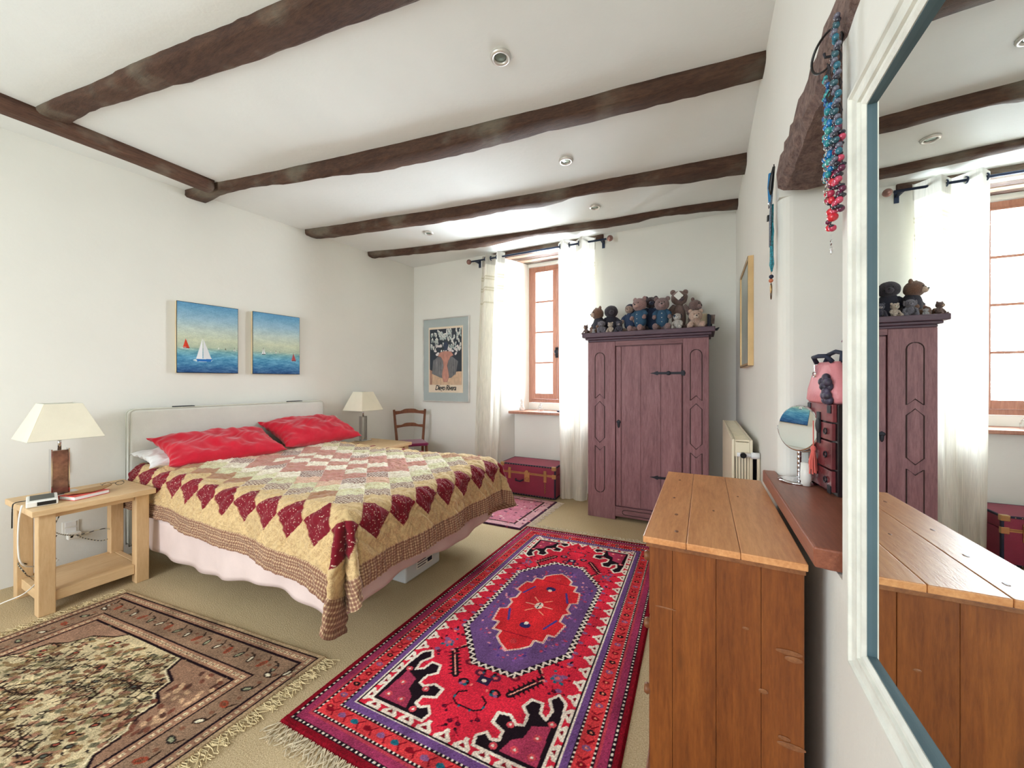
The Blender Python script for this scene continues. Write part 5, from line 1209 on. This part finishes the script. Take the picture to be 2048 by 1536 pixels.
for i in range(3):
    z0, z1 = hts[i]+.006, hts[i+1]-.006
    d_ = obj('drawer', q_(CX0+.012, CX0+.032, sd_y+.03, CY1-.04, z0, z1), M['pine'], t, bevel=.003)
    for y in (1.38, 1.88): obj('knob', MB().lathe([(.001, 0), (.012, 0), (.010, .012), (.018, .024), (.014, .034), (.001, .036)], n=14), M['pine_dark'], d_, smooth=True); kb = COL.objects[-1]; kb.rotation_euler = (0, -pi/2, 0); kb.location = (CX0+.012-O[0], y-O[1], (z0+z1)/2)
for i in range(4): obj('drawer_rail', q_(CX0+.014, CX0+.034, sd_y+.02, CY1-.031, hts[i]-.0055 if i else .2125, hts[i]+.0055 if i < 3 else CZ-.0195), M['pine_dark'], t)

# ------------------------------------------------------------------ shelf closing the niche
sh = MB(); z0, z1 = .946, 1.0
sh.prism([(.236, 1.144), (.2845, 1.137), (.735, 1.137), (.735, N1-.001), (.2835, N1-.001), (.2835, 2.036), (.236, 2.036)], z0, z1)
sh.v = [((x if not (z < .95 and y < 1.2 and x < .3) else x+(.004 if x < .26 else -.014)), (y if z > .95 or y > 1.2 else y+.012), z) for x, y, z in sh.v]
single('niche_shelf', sh, M['shelf'], 'reddish brown wooden shelf board overhanging the chest of drawers', 'shelf', bevel=.005)
SZ = 1.001
# shaving mirror
mc = PX(1596, 858, .34); 
t = thing('vanity_mirror', 'round chrome vanity mirror on a ribbed stem on the niche shelf', 'mirror', (.338, 1.86, SZ))
b = MB().lathe([(.001, 0), (.070, 0), (.071, .004), (.055, .008), (.02, .012), (.010, .016), (.001, .017)], n=36); obj('foot', b, M['chrome'], t, smooth=True)
pr = [(.001, .014)]
for k in range(6): z = .016+k*.018; pr += [(.0075, z), (.0075, z+.014), (.0062, z+.0165)]
pr += [(.001, .125)]
obj('stem', MB().lathe(pr, n=16), M['chrome'], t, smooth=True)
hd = bpy.data.objects.new('mirror_head', bpy.data.meshes.new('mirror_head')); 
disc = MB(); R0 = .092
disc.lathe([(.001, -.009), (R0-.004, -.009), (R0, -.004), (R0, .004), (R0-.004, .0075), (R0-.006, .0075)], n=48)
hd = obj('mirror_head', disc, M['chrome'], t, smooth=True)
gl = obj('mirror_glass', MB().cyl((0, 0, .0078), R0-.0065, .0012, 48), M['mirror'], hd)
br = obj('rear_glass_ring', MB().torus((0, 0, -.010), R0*.9, .004, 'z', 40, 8), M['chrome'], hd, smooth=True)
hd.location = (0, 0, .212)
nrm = Vector((-.80, -.60, .10)).normalized(); hd.rotation_mode = 'QUATERNION'; hd.rotation_quaternion = nrm.to_track_quat('Z', 'Y')
yk = [(0, 0, 0)]; pts = []
side = nrm.cross(Vector((0, 0, 1))).normalized()
for a in np.linspace(pi, 2*pi, 21):
    p = side*math.cos(a)*(R0+.008)+Vector((0, 0, 1))*math.sin(a)*(R0+.0)-nrm*.004; pts.append(Vector((0, 0, .212))+p)
obj('yoke', MB().tube(pts, .004, 8), M['chrome'], t, smooth=True)
# small bottles beside it
o = single('cream_tube', MB().lathe([(.001, 0), (.016, 0), (.016, .016), (.019, .02), (.017, .085), (.001, .088)], n=14), M['white'], 'white and pale blue cosmetic tube in front of the jewellery box', 'tube', smooth=True); o.location = (.348, 1.80, SZ)
o = single('dark_pot', MB().lathe([(.001, 0), (.016, 0), (.018, .012), (.018, .03), (.014, .036), (.001, .037)], n=14), plain('dark_teal_pot', (30, 58, 66), .3), 'small dark teal pot beside the vanity mirror stem', 'pot', smooth=True); o.location = (.356, 1.895, SZ)
# lacquered jewellery chest
lac = plain('burgundy_lacquer', (112, 52, 56), .25, var=.25, vscale=7)
t = thing('jewellery_box', 'dark red lacquered jewellery box with drawers standing in the niche', 'box', (.475, 1.78, SZ), .12); bx_, by_, bh = .09, .11, .318
obj('case', MB().box(-bx_+.01, bx_, -by_, by_, 0, bh), plain('black_lacquer', (34, 24, 28), .25), t, bevel=.002)
for k, (z0, z1) in enumerate(((.012, .085), (.091, .185), (.191, .25))):
    d_ = obj('drawer', MB().box(-bx_-.004, -bx_+.0095, -by_+.012, by_-.004, z0, z1), lac, t, bevel=.002)
    obj('drawer_pull', MB().torus((-bx_-.008, -.06, (z0+z1)/2), .010, .0025, 'x', 12, 5), M['iron'], d_)
lid = obj('lid', MB().box(-bx_-.004, -bx_+.0095, -by_+.004, by_-.004, .256, bh), lac, t, bevel=.002)
cl = MB().box(-bx_-.008, -bx_-.0042, -.014, .014, .17, .285).ell((-bx_-.008, 0, .235), (.005, .022, .03)); obj('clasp_plate', cl, M['iron'], t)
for y in (-.085, .09):
    for z in (.02, .30): obj('corner_plate', MB().box(-bx_-.0065, -bx_-.0042, y-.014, y+.014, z-.014, z+.014), M['iron'], t)
ts = MB(); ts.ell((0, 0, .094), (.009, .009, .012)); ts.tube([(0, 0, .20), (0, 0, .105)], .002, 5)
for k in range(34):
    a = k*2.4; r = .012+.010*((k*7) % 5)/5; ts.tube([(.004*math.cos(a), .004*math.sin(a), .090), (r*.6*math.cos(a), r*.8*math.sin(a), .05), (r*.7*math.cos(a), r*1.0*math.sin(a), .0+.006*((k*3) % 4))], .0018, 4)
o = single('silk_tassel', ts, plain('coral_silk', (224, 104, 92), .6, sheen=.4), 'coral silk tassel hanging on the front of the jewellery box', 'tassel'); o.location = (.367, 1.785, SZ+.05)
# pink handbag on the box
t = thing('handbag', 'pink leather handbag with navy handles on top of the jewellery box', 'bag', (.412, 1.775, SZ+bh+.001), .2)
bag = MB(); prof = []
n = 20; rows = []
for j, (z, sy_, sx_) in enumerate(((0, .098, .036), (.01, .108, .044), (.05, .102, .042), (.10, .085, .032), (.135, .068, .022), (.15, .060, .014))):
    rows.append([(sx_*math.copysign(abs(math.cos(a))**.6, math.cos(a)), sy_*math.copysign(abs(math.sin(a))**.6, math.sin(a)), z) for a in [2*pi*i/n for i in range(n)]])
vs = [p for r in rows for p in r]; fs = [(j*n+i, j*n+(i+1) % n, (j+1)*n+(i+1) % n, (j+1)*n+i) for j in range(5) for i in range(n)]+[tuple(range(n-1, -1, -1)), tuple(5*n+i for i in range(n))]
obj('bag_body', bag.add(vs, fs), M['pinkleather'], t, smooth=True)
obj('handle', MB().tube([(-.015, .055, .148), (-.03, .045, .17), (-.035, .0, .172), (-.03, -.045, .17), (-.015, -.055, .148)], .008, 8), M['navy'], t, smooth=True)
obj('handle', MB().tube([(.012, .055, .148), (.02, .045, .18), (.02, .0, .188), (.02, -.045, .18), (.012, -.055, .148)], .008, 8), M['navy'], t, smooth=True)
obj('buckle', MB().box(-.036, -.028, .02, .03, .105, .14).torus((-.036, .025, .105), .010, .0022, 'x', 12, 5), M['chrome'], t)
sc_ = MB()
for k in range(14): sc_.ell((-.040+.006*math.sin(k), -.068-.018*math.cos(k*1.3), .012+.075*k/14+.012*math.sin(k*2.1)), (.012, .018, .016), 10, 7)
obj('knotted_scarf', sc_, plain('dark_print_silk', (56, 50, 66), .5, var=.5, vscale=60), t, smooth=True)
# doll in a magenta hood behind the bag
t = thing('hooded_doll', 'soft doll in a magenta hat just visible beside the mirror frame, behind the handbag', 'soft toy', (.520, 1.80, SZ+bh+.001))
obj('body', MB().ell((0, 0, .10), (.040, .045, .10), 14, 10), plain('doll_plum', (96, 30, 62), .8), t, smooth=True)
obj('face', MB().ell((-.01, 0, .205), (.032, .034, .036), 14, 10), plain('doll_face', (226, 196, 180), .8), t, smooth=True)
obj('hat', MB().lathe([(.001, .34), (.02, .325), (.032, .28), (.036, .25), (.046, .238), (.064, .232), (.066, .226), (.04, .222), (.001, .222)], n=18), M['magenta'], t, smooth=True)

# ------------------------------------------------------------------ necklaces hanging by the niche
def hook(y, z, x=.262): 
    pass
MESH = {}
def bead(r, sq, c):
    key = (round(r, 4), sq, c)
    if key not in MESH:
        mb = MB().ell((0, 0, 0), (r, r, r*sq), 12, 8); me = bpy.data.meshes.new('bead'); me.from_pydata(mb.v, [], mb.f); me.polygons.foreach_set('use_smooth', [True]*len(me.polygons))
        mk = 'bead_%d_%d_%d' % c
        if mk not in M: M[mk] = plain(mk, c, .15, 0, var=.2, vscale=120, spec=.7)
        me.materials.append(M[mk]); MESH[key] = me
    return MESH[key]
def necklace(label, yc, zt, zb, width, beads, x=.256, group='bead necklaces hung on the niche lintel', cord=(40, 36, 40), pend=None, lo=0):
    t = thing('necklace', label, 'necklace', (x, yc, zb), 0, group)
    L = zt-zb; path = []
    n = 60
    for i in range(n+1):
        a = i/n; 
        if a < .44: p = (0, -width*(.25+.75*(a/.44)), L*(1-a/.44)*.94+L*.06)
        elif a > .56: p = (0, width*(.25+.75*((1-a)/.44)), L*(1-(1-a)/.44)*.94+L*.06)
        else: th = (a-.44)/.12*pi; p = (0, -width*math.cos(th), L*.06*(1-math.sin(th)))
        path.append(Vector((.004*math.sin(i*1.3), p[1], p[2])))
    obj('cord', MB().tube(path, .0013, 5), plain('cord_%d' % int(zb*1000), cord, .7), t)
    d = 0; k = 0; s = [0]
    for i in range(n): s.append(s[-1]+(path[i+1]-path[i]).length)
    tot = s[-1]
    r0, sq0, c0 = beads[0]; d = lo*tot+r0
    while d < tot*(1-lo):
        r, sq, c = beads[k % len(beads)]
        i = int(np.searchsorted(s, d))-1; i = min(max(i, 0), n-1); f = (d-s[i])/max(1e-6, s[i+1]-s[i]); p = path[i].lerp(path[i+1], f)
        o = bpy.data.objects.new('bead', bead(r, sq, c)); COL.objects.link(o); o.parent = t; o.location = p
        d += r*sq*2*1.04; k += 1
    if pend: obj('pendant', pend, M['chrome'], t)
    return t
TL, BL, GR, DK, RDc, PKc, PLc, BLU = (36, 130, 138), (30, 84, 138), (96, 96, 112), (40, 40, 52), (206, 40, 56), (196, 70, 96), (100, 36, 66), (20, 110, 170)
necklace('long teal and blue glass bead necklace, leftmost of the cluster by the tall mirror', 1.122, 2.14, 1.865, .010, [(.0048, 1, TL), (.0050, 1, GR), (.0055, 1.3, BL), (.0042, 1, TL), (.006, 1, (60, 150, 150)), (.0048, 1.2, BL)], lo=.05)
necklace('dark grey and teal bead necklace hanging closest to the tall mirror frame', 1.056, 2.20, 1.87, .012, [(.006, .9, GR), (.006, .9, DK), (.0066, 1, (44, 84, 96)), (.0062, 1, GR), (.0066, 1.2, (36, 100, 120))])
necklace('bright turquoise chunky bead necklace in the middle of the cluster', 1.090, 2.07, 1.862, .010, [(.0068, 1, BLU), (.0066, 1.2, TL), (.0060, 1, GR), (.0066, 1.4, BLU), (.0082, 1, (60, 150, 146))], x=.252, lo=.10)
pd = MB(); pd.torus((0, 0, -.030), .006, .0012, 'x', 12, 4); pd.ell((0, 0, -.048), (.003, .003, .009)); pd.tube([(0, 0, -.012), (0, 0, -.026)], .0012, 4)
necklace('red bead necklace with dark discs and a silver charm, lowest of the cluster', 1.096, 2.15, 1.745, .013, [(.008, 1, RDc), (.006, .8, PLc), (.0065, 1, PKc), (.0105, .9, RDc), (.0055, .6, DK), (.0076, 1, (180, 50, 80))], x=.258, lo=.31, pend=pd)
necklace('plum and charcoal bead necklace partly behind the tall mirror frame', 1.058, 2.12, 1.775, .012, [(.0075, .5, DK), (.007, 1, PLc), (.008, .6, DK), (.0072, 1, PKc)], x=.262, lo=.22)
# metal charm string
c = MB(); 
for k in range(13): c.torus((0, .002*(k % 2), .012*k), .005, .0014, 'x' if k % 2 else 'y', 10, 4)
o = single('silver_chain', c, M['chrome'], 'short silver chain among the lower red beads', 'necklace', group='bead necklaces hung on the niche lintel'); o.location = (.247, 1.085, 1.80)
o = single('black_bangle', MB().torus((0, 0, 0), .042, .0028, 'x', 32, 6), M['black'], 'thin black bangle hanging at the top of the necklace cluster', 'bangle', smooth=True); o.location = (.258, 1.135, 2.135); o.rotation_euler = (0, 0, .5)
nl = MB().tube([(.272, 0, 0), (.25, 0, .004), (.248, 0, .014)], .003, 6); o = single('nail', nl, M['iron'], 'bent iron nail holding the black bangle in the lintel', 'nail'); o.location = (.266, 1.15, 2.17)
# teal cluster at the far end of the lintel
yk_ = 1.975
t = thing('tassel_necklace', 'turquoise seed bead necklace with a ring pendant at the far end of the lintel', 'necklace', (.262, yk_, 1.745), 0, 'bead necklaces hung on the niche lintel')
tm = plain('turquoise_seed_beads', (36, 120, 134), .3, var=.35, vscale=150); tb_ = plain('blue_ribbon', (30, 120, 176), .7); gm = plain('grey_cord_strands', (92, 100, 112), .5, var=.4, vscale=120)
s_ = MB()
for k in range(9): s_.tube([(.004*math.sin(k), .006*math.cos(k*2), .42), (.006*math.sin(k*1.7), .003+.014*math.sin(k*.9), .30), (.006*math.sin(k*2.3), .010*math.cos(k*1.4), .16), (0, .006*math.cos(k), .13)], .0030, 5)
obj('bead_strands', s_, tm, t, smooth=True)
s_ = MB()
for k in range(6): s_.tube([(.0, .01*math.cos(k), .47), (-.006, .016*math.sin(k*2.2), .36), (-.006, .012*math.cos(k*3), .24)], .0026, 5)
obj('grey_strands', s_, gm, t, smooth=True)
obj('ribbon', MB().tube([(-.002, .010, .56), (-.004, .006, .50), (-.004, .008, .43)], [.009, .011, .007], 8), tb_, t, smooth=True)
obj('dark_ribbon', MB().tube([(.004, -.03, .57), (.0, -.018, .54), (-.004, -.006, .49), (-.004, -.01, .46)], [.005, .008, .010, .004], 8), M['black'], t, smooth=True)
obj('loop_cord', MB().tube([(.004, -.028, .58), (.006, -.026, .56), (.002, -.01, .52)], .0022, 5), M['iron'], t)
obj('metal_ring', MB().torus((-.008, .012, .425), .014, .0018, 'x', 18, 5), M['chrome'], t)
obj('square_charm', MB().box(-.014, -.004, .014, .034, .36, .384), M['black'], t, bevel=.002)
obj('wood_bead', MB().ell((-.002, .004, .092), .009, 10, 7), plain('orange_bead', (196, 110, 76), .3), t, smooth=True); obj('navy_bead', MB().ell((-.002, -.004, .107), .009, 10, 7), M['navy'], t, smooth=True)
obj('pendant_ring', MB().torus((-.002, .002, .045), .022, .0018, 'x', 24, 5, .75, 1.6), plain('antique_gold_ring', (92, 70, 50), .3, .8), t, smooth=True); obj('inner_disc', MB().torus((-.002, .002, .055), .010, .004, 'x', 18, 6, .8, 1.5), M['brass'], t, smooth=True)
obj('drop_wire', MB().tube([(-.002, 0, .13), (-.002, .002, .08)], .0012, 4), M['brass'], t)

# ------------------------------------------------------------------ tall wall mirror in the right foreground
t = thing('wall_mirror', 'large mirror in a distressed white moulded frame filling the right edge', 'mirror', (.285, .52, .852)); 
Yf, Yn, Zt, Zb = .956-.52, .10-.52, 1.951-.852, 0.0
prof = [(-.002, 0), (-.034, 0), (-.036, .002), (-.0355, .006), (-.031, .009), (-.028, .019), (-.0285, .027), (-.0225, .0295), (-.025, .032), (-.0235, .0355), (-.0245, .038), (-.0215, .042), (-.020, .044), (-.002, .046)]
def rail(a, b_, inward, name):
    """mitred moulding from corner a to corner b_; profile offset runs along `inward`"""
    mb = MB(); d = (Vector(b_)-Vector(a)).normalized(); vs = []
    for p, sg in ((Vector(a), 1), (Vector(b_), -1)):
        for px, pw in prof: vs.append(p+Vector((px, 0, 0))+Vector(inward)*pw+d*sg*pw)
    n = len(prof); fs = [(i, (i+1) % n, n+(i+1) % n, n+i) for i in range(n)]+[tuple(range(n)), tuple(range(2*n-1, n-1, -1))]
    return obj(name, mb.add(vs, fs), M['frame'], t)
c4 = [(0, Yf, Zb), (0, Yf, Zt), (0, Yn, Zt), (0, Yn, Zb)]
rail(c4[0], c4[1], (0, -1, 0), 'far_stile'); rail(c4[1], c4[2], (0, 0, -1), 'top_rail'); rail(c4[2], c4[3], (0, 1, 0), 'near_stile'); rail(c4[3], c4[0], (0, 0, 1), 'bottom_rail')
g = .044
gm_ = MB(); 
def gx(y): return -.0125-.014*(y-.39)
gm_.add([(gx(Yf-g), Yf-g, g), (gx(Yn+g), Yn+g, g), (gx(Yn+g), Yn+g, Zt-g), (gx(Yf-g), Yf-g, Zt-g), (-.001, Yf-g, g), (-.001, Yn+g, g), (-.001, Yn+g, Zt-g), (-.001, Yf-g, Zt-g)], [(0, 1, 2, 3), (4, 7, 6, 5), (0, 4, 5, 1), (1, 5, 6, 2), (2, 6, 7, 3), (3, 7, 4, 0)])
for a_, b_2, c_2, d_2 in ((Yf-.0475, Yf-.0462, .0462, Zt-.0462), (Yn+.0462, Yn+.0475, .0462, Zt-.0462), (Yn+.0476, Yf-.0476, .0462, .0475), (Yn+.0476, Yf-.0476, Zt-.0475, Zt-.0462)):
    obj('lip_shade_strip', MB().box(-.0195, -.0005, a_, b_2, c_2, d_2), M['lip_shade'], t)  # dark strip standing in for the frame edge's shade and reflection
obj('mirror_glass', gm_, M['mirror'], t)

# ------------------------------------------------------------------ survey units -> metres
done = set()
bpy.context.view_layer.update()
for o in bpy.data.objects:
    o.location = o.location*K
    if o.type == 'MESH':
        if o.data.name not in done:
            done.add(o.data.name); o.data.transform(Matrix.Scale(K, 4))
        for md in o.modifiers:
            if md.type == 'BEVEL': md.width *= K
            if md.type == 'SOLIDIFY': md.thickness *= K
    if o.type == 'LIGHT':
        o.data.size *= K; o.data.size_y *= K; o.data.energy *= K*K
